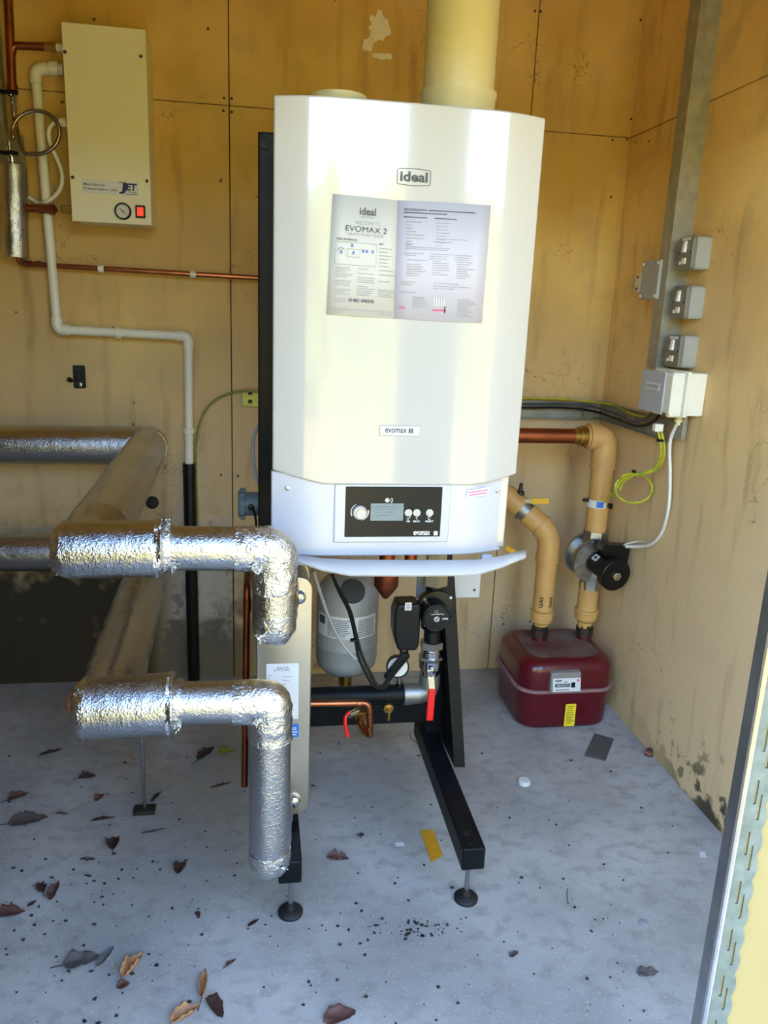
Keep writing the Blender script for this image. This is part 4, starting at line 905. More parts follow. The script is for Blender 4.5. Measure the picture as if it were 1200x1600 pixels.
MB().lathe((q.x, YJ - 0.007, q.z), (0, -1, 0), [(0, 0.0203), (0.001, 0.0203)], 32).build('gauge_face', 'gauge_face', gg)
bar((q.x - 0.010, YJ - 0.0086, q.z + 0.008), (q.x + 0.009, YJ - 0.0086, q.z - 0.008), 0.0022, 0.0006).build('gauge_needle', 'ink', gg)
MB().lathe((q.x, YJ - 0.008, q.z), (0, -1, 0), [(0, 0.0028), (0.0012, 0.0026)], 12).build('needle_hub', 'ink', gg)
for k in range(9):
    a = math.radians(-40 + 260 * k / 8); c, s_ = math.cos(a), math.sin(a)
    bar((q.x + c * 0.0145, YJ - 0.0083, q.z + s_ * 0.0145), (q.x + c * 0.018, YJ - 0.0083, q.z + s_ * 0.018), 0.0010, 0.0004, V(-s_, 0, c)).build('gauge_tick', 'ink', gg)
q = at(219.5, 331, YJ)
sw = MB().box((q.x - 0.0155, YJ - 0.004, q.z - 0.0195), (q.x + 0.0155, YJ, q.z + 0.0195)).build('switch', 'black_plastic', ju, 0.002, 1)
MB().hexa([(q.x - 0.0095, YJ - 0.010, q.z - 0.013), (q.x + 0.0095, YJ - 0.010, q.z - 0.013), (q.x + 0.0095, YJ - 0.003, q.z - 0.013), (q.x - 0.0095, YJ - 0.003, q.z - 0.013), (q.x - 0.0095, YJ - 0.006, q.z + 0.013), (q.x + 0.0095, YJ - 0.006, q.z + 0.013), (q.x + 0.0095, YJ - 0.003, q.z + 0.013), (q.x - 0.0095, YJ - 0.003, q.z + 0.013)]).build('rocker', 'switch_red', sw, 0.001, 1)

# ---- pipes at the far left
YQ = -0.08
ct = thing('copper_tee_pipe', 'dark copper pipe with a side branch into the pressurisation unit', 'pipe', at(20, 140, YQ))
MB().cyl(at(10, -60, YQ), at(19, 138, YQ), 0.0135, n=16).build('riser', 'copper_old', ct)
MB().sweep(fillet([at(18, 88, YQ), at(20, 71, YQ), at(74, 73, YQ)], 0.03), 0.0115, 14).build('branch', 'copper_old', ct)
MB().lathe(at(70, 72.5, YQ), (1, 0, 0), [(0, 0.0135), (0.018, 0.0135), (0.019, 0.016), (0.034, 0.016), (0.035, 0.012), (0.04, 0.012)], 8).build('compression_nut', 'brass', ct)
MB().lathe(at(86, 74, YQ), (1, 0, 0), [(0, 0.0125), (0.05, 0.0125)], 14).build('washer', 'plastic_white', ct)
MB().lathe(at(19, 132, YQ), (0, 0, -1), [(0, 0.016), (0.022, 0.016), (0.024, 0.010), (0.035, 0.010)], 12).build('reducer', 'copper_old', ct)
def iso_valve(py, label, py_end):
    q = at(18, py, YQ - 0.005); r_ = thing('isolating_valve', label, 'valve', q + V(0, 0, -0.05))
    MB().lathe(q + V(0, 0, 0.016), (0, 0, -1), [(0, 0.009), (0.012, 0.009), (0.013, 0.013), (0.04, 0.013), (0.041, 0.008), (0.07, 0.008)], 12).build('body', 'chrome', r_)
    MB().cyl(q + V(0, -0.008, 0), q + V(0, -0.022, 0), 0.006, n=10).build('stem', 'chrome', r_)
    MB().sweep(smooth([q + V(-0.034, -0.024, 0.002), q + V(-0.015, -0.026, -0.001), q + V(0.005, -0.026, 0.001), q + V(0.026, -0.024, -0.001)]), 0.0065, 8).build('handle', 'black_plastic', r_)
    return r_
iso_valve(147, 'small chrome valve with black tee handle below the copper riser', 165)
iso_valve(241, 'small chrome valve with black tee handle just above the foil sleeve', 260)
tag(MB().cyl(at(22, 165, YQ), at(21, 200, YQ), 0.009, n=12).build('valve_tail', 'chrome'), 'short chrome tail pipe between the valves at the upper left', 'pipe')
# braided loop
hs = thing('braided_hose', 'coiled steel braided filling hose looped in front of the white pipe', 'hose', at(57, 245, YQ - 0.05))
pts = [at(13, 214, -0.10)]
for k in range(15):
    a = math.radians(196 - k * 24.5); pts.append(at(56 + 37 * math.cos(a), 207 - 34 * math.sin(a), -0.135 + 0.0012 * k))
pts[-1] = at(25, 197, -0.10)
MB().sweep(smooth(pts, 6), 0.0062, 10).build('braid', mat('braided_steel', srgb(150, 136, 128), 0.32, 1.0, var=0.45, vs=260), hs)
MB().lathe(at(13, 212, -0.10), (0.02, 0, -1), [(0, 0.007), (0.015, 0.007), (0.016, 0.010), (0.028, 0.010), (0.029, 0.008), (0.05, 0.008)], 10).build('hose_end', 'chrome', hs)
MB().lathe(at(25, 200, -0.10), (0.0, 0, 1), [(0, 0.007), (0.015, 0.0075), (0.02, 0.010), (0.03, 0.010)], 10).build('hose_end', 'copper', hs)
# foil covered riser at the far left
fo = thing('foil_sleeve', 'foil-wrapped vertical pipe sleeve at the left edge beside the white pipe', 'pipe sleeve', at(24, 402, YQ))
foil_seg('sleeve', [at(21, 258, YQ), at(25, 402, YQ)], 0.039, 'foil', fo, 0.002, seed=31, sc=34)
MB().box(at(-6, 262, -0.03) + V(0, 0, 0), at(37, 212, -0.022)).build('backing_plate', 'galv', fo, 0.001, 1)
# grey channel behind the copper riser
tag(MB().box((at(-8, 0, 0).x, -0.045, 1.90), (at(6, 100, 0).x, -0.004, 2.6)).build('wall_channel', 'galv', None, 0.002, 1), 'narrow grey metal channel at the top left edge of the wall', 'channel')
# lower copper connection to the unit
cl = thing('copper_connection', 'short brown copper connection into the lower left of the pressurisation unit', 'pipe', at(75, 330, YQ))
MB().cyl(at(38, 325, YQ), at(64, 326, YQ), 0.0115, n=14).build('tube', 'copper_old', cl)
MB().lathe(at(61, 326, YQ), (1, 0, 0), [(0, 0.014), (0.03, 0.014), (0.031, 0.0165), (0.048, 0.0165), (0.049, 0.008), (0.056, 0.008)], 8).build('compression_fitting', 'copper_old', cl)
MB().box(at(95, 333, YQ) + V(0, -0.008, 0), at(113, 322, YQ) + V(0, 0.012, 0)).build('outlet_block', 'brass', cl, 0.002, 1)
# horizontal copper pipe with two clips
YCu = -0.045
cu = thing('copper_wall_pipe', 'long thin copper pipe clipped level along the wall left of the boiler', 'pipe', at(200, 425, YCu))
MB().sweep(fillet([at(27, 396, YCu), at(30, 411, YCu), at(48, 413, YCu), at(404, 434.5, YCu), at(470, 438, YCu)], 0.02), 0.0088, 14).build('tube', 'copper', cu)
for px in (40, 55): MB().lathe(at(px, 412.4 + (px - 40) * 0.03, YCu), (1, 0, 0), [(0, 0.009), (0.001, 0.0108), (0.02, 0.0108), (0.021, 0.009)], 12).build('solder_collar', 'copper', cu)
def clip(c, axis, w_, r_, m, parent, h=None):
    c = Vector(c); axis = Vector(axis).normalized()
    MB().lathe(c - axis * w_ / 2, axis, [(0, r_), (w_, r_)], 18).build('pipe_clip', m, parent, 0.0015, 1)
    MB().box((c.x - w_ / 2 if abs(axis.x) > .5 else c.x - 0.008, c.y, c.z - 0.008 if abs(axis.x) > .5 else c.z - w_ / 2), (c.x + w_ / 2 if abs(axis.x) > .5 else c.x + 0.008, -0.001, c.z + 0.008 if abs(axis.x) > .5 else c.z + w_ / 2)).build('clip_base', m, parent)
for px, py in ((158, 419.8), (301.5, 428.6)): clip(at(px, py, YCu), (1, 0, 0), 0.019, 0.0125, 'plastic_white', cu)
# white plastic pipe
YW = -0.05
wp = thing('white_overflow_pipe', 'white plastic overflow pipe stepping down the wall from the pressurisation unit', 'pipe', at(295, 725, YW))
W = [at(86, 106, YW), at(55, 109, YW), at(90, 515, YW), at(294, 525.5, YW), at(295.5, 730, YW)]
W = [V(p_.x, YW, p_.z) for p_ in W]
MB().sweep(fillet(W, 0.022, 6), 0.0150, 18).build('tube', 'plastic_white', wp)
for i in (1, 2, 3):
    a = (W[i - 1] - W[i]).normalized(); b = (W[i + 1] - W[i]).normalized()
    MB().sweep(fillet([W[i] + a * 0.040, W[i], W[i] + b * 0.040], 0.028, 6), 0.0182, 18).build('elbow', 'plastic_white', wp)
MB().lathe(at(78, 106.5, YW), (1, 0, 0), [(0, 0.021), (0.012, 0.022), (0.026, 0.022), (0.027, 0.016), (0.04, 0.016)], 12).build('tank_connector', 'plastic_white', wp)
clip(at(185.5, 520.5, YW), (1, 0, 0), 0.018, 0.0205, 'plastic_white', wp); clip(at(295, 673, YW), (0, 0, 1), 0.018, 0.0205, 'plastic_white', wp)
bp = thing('black_drain_pipe', 'black plastic drain pipe below the white pipe, behind the foil pipes', 'pipe', (W[4].x, YW, 0.02))
bt_ = at(296, 724, YW)
MB().cyl((W[4].x, YW, 0.02), (W[4].x, YW, bt_.z), 0.0225, n=20).build('tube', 'black_plastic', bp)
MB().lathe((W[4].x, YW, at(296, 737, YW).z), (0, 0, 1), [(0, 0.0240), (0.004, 0.0240)], 20).build('tie', 'rubber', bp)
# white cable loop
pts = [at(px, py, Y) for px, py, Y in ((96, 191, -0.11), (86, 191, -0.11), (77, 202, -0.11), (78, 222, -0.10), (90, 250, -0.09), (97, 272, -0.085), (95, 293, -0.085), (83, 309, -0.08), (70, 316, -0.07), (60, 317, -0.03), (45, 308, -0.015))]
wc = thing('white_flex', 'thin white cable looping down from the side of the pressurisation unit', 'cable', at(80, 310, -0.08))
MB().sweep(smooth(pts), 0.0062, 10).build('strand', 'cable_white', wc)
MB().lathe(at(91, 191, -0.11), (1, 0, 0.05), [(0, 0.007), (0.002, 0.011), (0.012, 0.0135), (0.026, 0.0135)], 14).build('gland', 'plastic_white', wc)

# ---- earth terminal and cable
et = thing('earth_terminal', 'small yellow-green earth terminal plate at the left edge of the boiler frame', 'terminal', at(392, 635, -0.012))
p0 = at(378.5, 635, -0.012); p1 = at(404, 611, -0.012)
MB().box((p0.x, -0.014, p0.z), (p1.x + 0.02, 0, p1.z)).build('plate', 'terminal', et, 0.002, 1)
for px, py in ((391, 614), (391, 627)): q = at(px, py, -0.014); MB().box((q.x - 0.007, -0.022, q.z - 0.006), (q.x + 0.007, -0.013, q.z + 0.006)).build('clamp_screw', 'dark_iron', et, 0.001, 1)
pts = [at(px, py, -0.02) for px, py in ((404, 612), (385, 611), (362, 614), (340, 623), (322, 640), (311, 664), (306, 695), (306, 735), (308, 800), (308, 850))]
tag(MB().sweep(smooth(pts), 0.0042, 8).build('earth_cable', 'earth_green'), 'green and yellow earth cable arching down the wall beside the white pipe', 'cable')
# grey-green cable outlet
go = thing('cable_outlet', 'round grey-green plastic cable outlet beside the left frame upright', 'outlet', at(387, 810, -0.70))
q0 = at(372, 787, -0.70); q1 = at(408, 788, -0.70)
MB().lathe((q0.x, -0.70, q0.z), (1, 0, 0), [(0, 0.036), (0.008, 0.042), (0.020, 0.042), (0.021, 0.034), (q1.x - q0.x, 0.034)], 24).build('housing', 'teal', go)
for k in range(14):
    a = 2 * math.pi * k / 14; MB().box((q0.x + 0.006, -0.70 + 0.042 * math.cos(a) - 0.003, q0.z + 0.042 * math.sin(a) - 0.003), (q0.x + 0.020, -0.70 + 0.042 * math.cos(a) + 0.003, q0.z + 0.042 * math.sin(a) + 0.003)).build('grip_rib', 'teal', go, 0.001, 1)
q = at(392, 793, -0.74); MB().lathe((q.x, -0.733, q.z), (0, -1, 0), [(0, 0.009), (0.008, 0.009), (0.009, 0.005)], 14).build('gland', 'black_plastic', go)
pts = [at(px, py, -0.742) for px, py in ((392, 793), (397, 800), (400, 815), (401, 840))]; MB().sweep(smooth(pts), 0.0032, 8).build('lead', 'cable_black', go)
pts = [at(px, py, Y) for px, py, Y in ((405, 664, -0.735), (397, 680, -0.73), (395, 705, -0.73), (398, 735, -0.73), (402, 755, -0.73))]
tag(MB().sweep(smooth(pts), 0.0055, 8).build('grey_flex', 'cable_grey'), 'grey flexible cable bowing out beside the left frame upright', 'cable')
# old bracket on the wall
ob = thing('wall_bracket', 'small rusty black bracket left screwed to the wall under the white pipe', 'bracket', at(125, 607, 0))
p0 = at(116, 606, 0); p1 = at(133, 571, 0)
MB().box((p0.x, -0.010, p0.z), (p1.x, 0, p1.z)).build('plate', 'dark_iron', ob, 0.003, 1)
q = at(125, 601, -0.012); MB().lathe((q.x, -0.010, q.z), (0, -1, 0), [(0, 0.009), (0.008, 0.008), (0.009, 0.003)], 14).build('bolt', 'steel', ob)
q = at(124, 588, -0.012); MB().lathe((q.x, -0.010, q.z), (0, -1, 0), [(0, 0.012), (0.012, 0.010), (0.013, 0.003)], 8).build('nut', 'dark_iron', ob)
q = at(112, 595, 0); MB().lathe((q.x, 0, q.z), (-0.2, -1, 0.3), [(0, 0.006), (0.02, 0.009), (0.03, 0.004)], 8).build('hook', 'dark_iron', ob)
# hole behind pipes
q = at(238, 785, 0); tag(MB().lathe((q.x, 0.0, q.z), (0, -1, 0), [(0, 0.024), (0.012, 0.022), (0.014, 0.015)], 16).build('wall_plug', 'dark_iron'), 'dark round plug in the wall behind the upper foil pipe', 'plug')

# ================================================================== GAS SIDE (right)
gm = thing('gas_meter', 'dusty maroon box gas meter standing on the floor in the right corner', 'gas meter', (1.08, -0.32, 0))
GX0, GX1, GY0, GY1 = 0.896, 1.264, -0.515, -0.170
def rbox(x0, x1, y0, y1, z0, z1, r, taper=0.0, rt=0.0, n=6):
    """box with rounded vertical corners; the top (rt>0) or bottom (rt<0) edge is rounded too"""
    mb = MB(); rings = []
    if rt > 0: rings = [(z0, taper), (z1 - rt, 0)] + [(z1 - rt + rt * math.sin(a), rt * (1 - math.cos(a))) for a in [math.pi / 2 * k / 5 for k in range(1, 6)]]
    elif rt < 0:
        q = -rt; rings = [(z0 + q - q * math.sin(a), taper + q * (1 - math.cos(a))) for a in [math.pi / 2 * k / 5 for k in range(5, 0, -1)]] + [(z0 + q, taper), (z1, 0)]
    else: rings = [(z0, taper), (z1, 0)]
    m_ = 0
    for z_, ins in rings:
        pl_ = rrect(x0 + ins, x1 - ins, y0 + ins, y1 - ins, max(r - ins * 0.5, 0.01), n); m_ = len(pl_); mb.v += [V(x, y, z_) for x, y in pl_]
    for i in range(len(rings) - 1):
        for j in range(m_): a = i * m_ + j; b = i * m_ + (j + 1) % m_; mb.f.append((a, b, b + m_, a + m_))
    mb.f.append(tuple(reversed(range(m_)))); mb.f.append(tuple((len(rings) - 1) * m_ + j for j in range(m_)))
    return mb
ZF = 0.152
rbox(GX0 + 0.010, GX1 - 0.008, GY0 + 0.008, GY1 - 0.008, 0.002, ZF, 0.07, 0.006, -0.018).build('lower_case', 'meter', gm, sharp=50)
rbox(GX0 + 0.010, GX1 - 0.008, GY0 + 0.008, GY1 - 0.008, ZF, 0.263, 0.07, 0.0, 0.040).build('upper_case', 'meter', gm, sharp=50)
part_label(rbox(GX0, GX1, GY0, GY1, ZF - 0.006, ZF + 0.006, 0.075).build('seam_flange', 'dust_grey', gm, 0.002, 1), 'dusty rim around the middle')
part_label(rbox(GX0 + 0.055, GX1 - 0.053, GY0 + 0.053, GY1 - 0.053, 0.2625, 0.2638, 0.05).build('top_dust', 'meter_dust', gm), 'grey dust on the lid')
i0 = at(857, 1079, GY0); i1 = at(908, 1049, GY0)
ib = MB().hexa([(i0.x, GY0 - 0.016, i0.z), (i1.x, GY0 - 0.016, i0.z), (i1.x, GY0 + 0.012, i0.z), (i0.x, GY0 + 0.012, i0.z), (i0.x + 0.002, GY0 - 0.008, i1.z), (i1.x - 0.002, GY0 - 0.008, i1.z), (i1.x - 0.002, GY0 + 0.012, i1.z + 0.004), (i0.x + 0.002, GY0 + 0.012, i1.z + 0.004)]).build('index_box', 'idx_grey', gm, 0.003, 2)
uu = V(i1.x - i0.x - 0.012, 0, 0); vv_ = V(0, 0.0075, i1.z - i0.z - 0.022); oo = V(i0.x + 0.008, GY0 - 0.0172, i0.z + 0.003)
nn = uu.cross(vv_).normalized()
fpz = MB().prism([oo, oo + uu, oo + uu + vv_, oo + vv_], nn * 0.002).build('index_plate', 'label_white', ib)
oo = oo + nn * 0.0022
MB().prism([oo + uu * 0.08 + vv_ * 0.36, oo + uu * 0.62 + vv_ * 0.36, oo + uu * 0.62 + vv_ * 0.60, oo + uu * 0.08 + vv_ * 0.60], nn * 0.001).build('counter', 'hole', fpz)
lettering('0044371', oo + uu * 0.12 + vv_ * 0.40 + nn * 0.001, uu * 0.46, vv_ * 0.16, 'white_print', fpz)
MB().prism([oo + uu * 0.66 + vv_ * 0.30, oo + uu * 0.80 + vv_ * 0.30, oo + uu * 0.80 + vv_ * 0.68, oo + uu * 0.66 + vv_ * 0.68], nn * 0.001).build('test_dial', 'black_plastic', fpz)
mb = MB(); strip_rows([(0.08, 0.34, 0.86), (0.08, 0.30, 0.78), (0.40, 0.52, 0.72), (0.10, 0.60, 0.14)], oo, uu, vv_, mb, thick=0.03); mb.build('index_print', 'ink', fpz)
mb = MB(); strip_rows([(0.86, 0.95, 0.82)], oo, uu, vv_, mb, thick=0.08); mb.build('approval_mark', 'inkred', fpz)
p0 = at(880, 1134, GY0 + 0.012); p1 = at(900, 1099, GY0 + 0.012)
yl = MB().prism([(x, GY0 + 0.0075, z) for x, z in rrect(p0.x, p1.x, p0.z, p1.z, 0.004)], (0, 0.002, 0)).build('yellow_label', 'label_yellow', gm)
for k in range(9):
    mb = MB()
strip_rows([(0.12, 0.6 + 0.3 * random.random(), 0.9 - k * 0.095) for k in range(9)], (p0.x, GY0 + 0.0075, p0.z), (p1.x - p0.x, 0, 0), (0, 0, p1.z - p0.z), (mb := MB()), thick=0.016); mb.build('label_print', 'ink', yl)['kind'] = 'stuff'
YG = -0.30
gl0 = at(842, 1000, YG); gr0 = at(912, 995, YG)
for gx in (gl0.x, gr0.x):
    un = MB().lathe((gx, YG, 0.26), (0, 0, 1), [(0, 0.031), (0.018, 0.029), (0.020, 0.022)], 20).build('outlet_boss', 'meter', gm)
    MB().lathe((gx, YG, 0.276), (0, 0, 1), [(0, 0.034), (0.030, 0.034), (0.032, 0.029), (0.042, 0.029)], 8).build('union_nut', 'union', gm)
gm_top = 0.310
# left gas pipe
gpl = thing('gas_pipe', 'ochre gas pipe marked GAS rising from the left meter outlet and bending behind the boiler', 'gas pipe', (gl0.x, YG, gm_top))
R1 = 0.037
e = at(858, 838, YG); lx = gl0.x + 0.002
MB().lathe((lx, YG, gm_top - 0.004), (0, 0, 1), [(0, 0.026), (0.020, 0.026), (0.030, 0.040), (0.062, 0.0415), (0.064, 0.044), (0.070, 0.044), (0.072, R1), (0.075, R1)], 28).build('socket', 'gasyellow', gpl)
zel = at(858, 838, YG).z
sg = MB().cyl((lx, YG, gm_top + 0.066), (lx, YG, zel - 0.075), R1, n=28).build('tube', 'gasyellow', gpl)
lj = at(800, 806, YG + 0.12)
pathL = fillet([(lx, YG, zel - 0.09), (lx, YG, zel + 0.012), (lj.x + 0.03, YG + 0.04, zel + 0.075)], 0.075, 10)
MB().sweep(pathL, R1 + 0.004, 28).build('elbow', 'gasyellow', gpl)
MB().lathe((lx, YG, zel - 0.095), (0, 0, 1), [(0, R1 + 0.006), (0.012, R1 + 0.006)], 28).build('elbow_rim', 'gasyellow', gpl)
dE = (pathL[-1] - pathL[-2]).normalized()
MB().sweep([pathL[-1] - dE * 0.075, pathL[-1] - dE * 0.063], R1 + 0.008, 28).build('elbow_rim', 'gasyellow', gpl)
MB().sweep([pathL[-1] - dE * 0.02, pathL[-1] + dE * 0.035], R1 + 0.001, 24).build('grey_section', 'cast', gpl)
MB().sweep(fillet([pathL[-1] + dE * 0.03, pathL[-1] + dE * 0.11, pathL[-1] + dE * 0.11 + V(-0.1, 0.05, 0)], 0.04), R1 + 0.005, 24).build('tee', 'gasyellow', gpl)
for ang, zo in ((-32, 0.0), (24, 0.0)):
    a = math.radians(ang); c = V(lx + (R1 + 0.0006) * math.sin(a), YG - (R1 + 0.0006) * math.cos(a), at(840, 940, YG).z - 0.012)
    tdir = V(math.cos(a), math.sin(a), 0)
    lettering('GAS', c - tdir * -0.007, V(0, 0, 0.042), -tdir * 0.014, 'hole', gpl, bold=0.02, lift=0.0006)
# test point with yellow lever
tp = thing('gas_test_valve', 'brass gas valve with a yellow lever standing beside the boiler corner', 'valve', at(810, 800, YG + 0.1))
q = at(808, 805, YG + 0.05); zt_ = at(812, 755, YG + 0.05).z
MB().lathe((q.x + 0.003, YG + 0.05, q.z - 0.01), (0.02, 0, 1), [(0, 0.011), (0.028, 0.011), (0.029, 0.016), (0.055, 0.016), (0.056, 0.012), (0.085, 0.012), (0.086, 0.015), (0.10, 0.015), (0.101, 0.008), (zt_ - q.z + 0.01, 0.006)], 10).build('body', 'union', tp)
a = at(815, 783, YG + 0.03); b = at(858, 783, YG + 0.0)
bar(a, a.lerp(b, 0.35), 0.016, 0.004, V(0, 0, 1)).build('lever', 'galv', tp, 0.001, 1); part_label(bar(a.lerp(b, 0.32), b, 0.022, 0.006, V(0, 0, 1)).build('grip', 'yellow', tp, 0.002, 2), 'yellow grip')
a = at(790, 855, YG); b = at(812, 868, YG - 0.02); tag(bar(a, b, 0.02, 0.006, V(0, 0, 1)).build('yellow_lever', 'yellow', None, 0.002, 1), 'small yellow lever poking out behind the boiler flap', 'lever')
# right gas pipe
gpr = thing('gas_riser_pipe', 'ochre gas riser pipe in the corner bending left into a copper pipe', 'gas pipe', (gr0.x, YG, gm_top))
rx = gr0.x - 0.001; rx2 = at(940, 740, YG).x; R2 = 0.0385
ztop = at(945, 684, YG).z
MB().lathe((rx, YG, gm_top - 0.004), (0, 0, 1), [(0, 0.027), (0.022, 0.028), (0.034, 0.040), (0.062, 0.043), (0.064, 0.0455), (0.072, 0.0455), (0.074, 0.037), (0.076, 0.037)], 28).build('socket', 'gasyellow', gpr)
zv0 = at(918, 915, YG).z; zv1 = at(930, 833, YG).z
MB().cyl((rx, YG, gm_top + 0.07), (rx, YG, zv0 + 0.02), 0.0365, n=28).build('lower_tube', 'gasyellow', gpr)
MB().cyl((rx + (rx2 - rx) * 0.5, YG, zv1 - 0.03), (rx2, YG, ztop - 0.08), R2, n=28).build('upper_tube', 'gasyellow', gpr)
exl = at(918, 683, YG).x
MB().sweep(fillet([(rx2, YG, ztop - 0.10), (rx2, YG, ztop), (exl, YG, ztop + 0.004)], 0.075, 10), R2 + 0.005, 28).build('elbow', 'gasyellow', gpr)
MB().lathe((rx2, YG, ztop - 0.108), (0, 0, 1), [(0, R2 + 0.007), (0.010, R2 + 0.007)], 28).build('elbow_rim', 'gasyellow', gpr)
MB().lathe((exl + 0.012, YG, ztop + 0.004), (-1, 0, 0), [(0, R2 + 0.009), (0.012, R2 + 0.009), (0.013, R2), (0.02, R2)], 28).build('elbow_rim', 'gasyellow', gpr)
MB().lathe((exl - 0.004, YG, ztop + 0.004), (-1, 0, 0), [(0, 0.036), (0.006, 0.036), (0.008, 0.038), (0.018, 0.038), (0.019, 0.034), (0.034, 0.034), (0.035, 0.028), (0.05, 0.028)], 14).build('union', 'brass', gpr)
MB().lathe((exl - 0.001, YG, ztop + 0.004), (-1, 0, 0), [(0, 0.0375), (0.003, 0.0375)], 24).build('sealing_ring', 'plastic_white', gpr)
part_label(MB().cyl((0.42, YG, ztop + 0.002), (exl - 0.03, YG, ztop + 0.004), 0.0265, n=24).build('copper_section', 'copper_old', gpr), 'dull copper section running behind the boiler')
q = at(938, 785, YG); ecl = MB().lathe((rx2 - 0.004, YG, q.z - 0.014), (0, 0, 1), [(0, R2 + 0.0015), (0.028, R2 + 0.0015)], 28).build('earth_clamp', 'label_white', gpr)
zt2 = q.z - 0.011; w_ = wrap_quad(rx2 - 0.004, YG, R2 + 0.0022, -28, 8, zt2, zt2 + 0.022, 5); w_.build('clamp_print', 'label_blue', ecl)
MB().box((rx2 - 0.06, YG - 0.012, q.z + 0.004), (rx2 - 0.036, YG + 0.006, q.z + 0.014)).build('clamp_tail', 'dark_iron', ecl, 0.001, 1)
MB().box((rx2 + 0.020, YG - 0.050, q.z - 0.012), (rx2 + 0.034, YG - 0.030, q.z + 0.006)).build('clamp_bolt', 'black_plastic', ecl, 0.002, 1)
# solenoid valve
vc = at(920, 868, YG); zc_ = vc.z
sv = thing('gas_solenoid_valve', 'cast grey gas solenoid valve with big black round coil on the right gas riser', 'valve', (rx, YG, zv0 - 0.01))
MB().lathe((rx + 0.004, YG, zv1 + 0.012), (0, 0, -1), [(0, 0.048), (0.06, 0.050), (0.075, 0.052), (zv1 - zv0 - 0.05, 0.05), (zv1 - zv0 - 0.02, 0.043), (zv1 - zv0 + 0.02, 0.042)], 8).build('body', 'cast_alu', sv)
ax = V(0.16, -1, -0.10).normalized()
ca = V(vc.x - 0.006, YG + 0.045, zc_ + 0.002)
MB().lathe(ca, ax, [(0, 0.066), (0.008, 0.082), (0.020, 0.082), (0.021, 0.066), (0.075, 0.066), (0.076, 0.085), (0.086, 0.085), (0.087, 0.076), (0.094, 0.045), (0.098, 0.043)], 40).build('housing', 'cast_alu', sv)
uu_, vv2 = frame_for(ax)
for k in range(8):
    a = 2 * math.pi * k / 8 + 0.3; MB().lathe(ca + ax * 0.086 + (uu_ * math.cos(a) + vv2 * math.sin(a)) * 0.075, ax, [(0, 0.0045), (0.004, 0.004), (0.0045, 0.002)], 8).build('flange_screw', 'steel', sv)
cs = ca + ax * 0.093
coil = MB().lathe(cs, ax, [(0, 0.041), (0.10, 0.041), (0.101, 0.058), (0.126, 0.058), (0.129, 0.055), (0.1295, 0.002)], 44).build('coil', 'black_plastic', sv)
MB().lathe(cs + ax * 0.130, ax, [(0, 0.016), (0.007, 0.016), (0.008, 0.014)], 6).build('coil_nut', 'stainless', coil)
q = cs + ax * 0.035; a = math.radians(0)
sd = (V(-0.55, -0.2, 0.62)).normalized(); sd = (sd - ax * sd.dot(ax)).normalized(); tg = ax.cross(sd)
MB().prism([q + sd * 0.0418 + ax * s1_ * 0.014 + tg * s2_ * 0.012 for s1_, s2_ in ((-1, -1), (1, -1), (1, 1), (-1, 1))], sd * 0.0012).build('coil_label', 'label_white', coil)
MB().prism([q + sd * 0.0431 + ax * s1_ * 0.007 + tg * s2_ * 0.006 for s1_, s2_ in ((-1, -1), (1, -1), (1, 1), (-1, 1))], sd * 0.0008).build('coil_label_print', 'ink', coil)
k0_ = at(942, 850, YG - 0.10); k1_ = at(978, 880, YG - 0.10)
MB().prism([(k0_.x - 0.006, k0_.y - 0.02, k0_.z + 0.010), (k0_.x + 0.02, k0_.y - 0.02, k0_.z), (k1_.x, k0_.y - 0.02, k0_.z - 0.004), (k1_.x - 0.004, k0_.y - 0.02, k1_.z - 0.01), (k0_.x + 0.03, k0_.y - 0.02, k1_.z - 0.01), (k0_.x - 0.01, k0_.y - 0.02, k0_.z - 0.02)], (0, 0.05, 0)).build('terminal_box', 'black_plastic', sv, 0.003, 2)
YSV = k0_.y
# white cable from junction box to valve
pts = [V(1.275, -0.655, 1.135), onx(1047, 690, 1.285), onx(1047, 740, 1.295), onx(1045, 790, 1.298), at(1035, 830, -0.585), at(1018, 850, -0.53), at(1000, 854, -0.47), at(980, 854, -0.42), at(968, 856, -0.40)]
fw_ = thing('white_valve_cable', 'white cable hanging from the junction box to the gas solenoid valve', 'cable', at(1020, 850, -0.45))
MB().sweep(smooth(pts), 0.0058, 10).build('strand', 'cable_white', fw_)
pts = [at(1020, 850, -0.535), at(1002, 846, -0.44), at(986, 848, -0.41), at(970, 853, -0.395)]; MB().sweep(smooth(pts), 0.003, 8).build('core', 'cable_white', fw_)

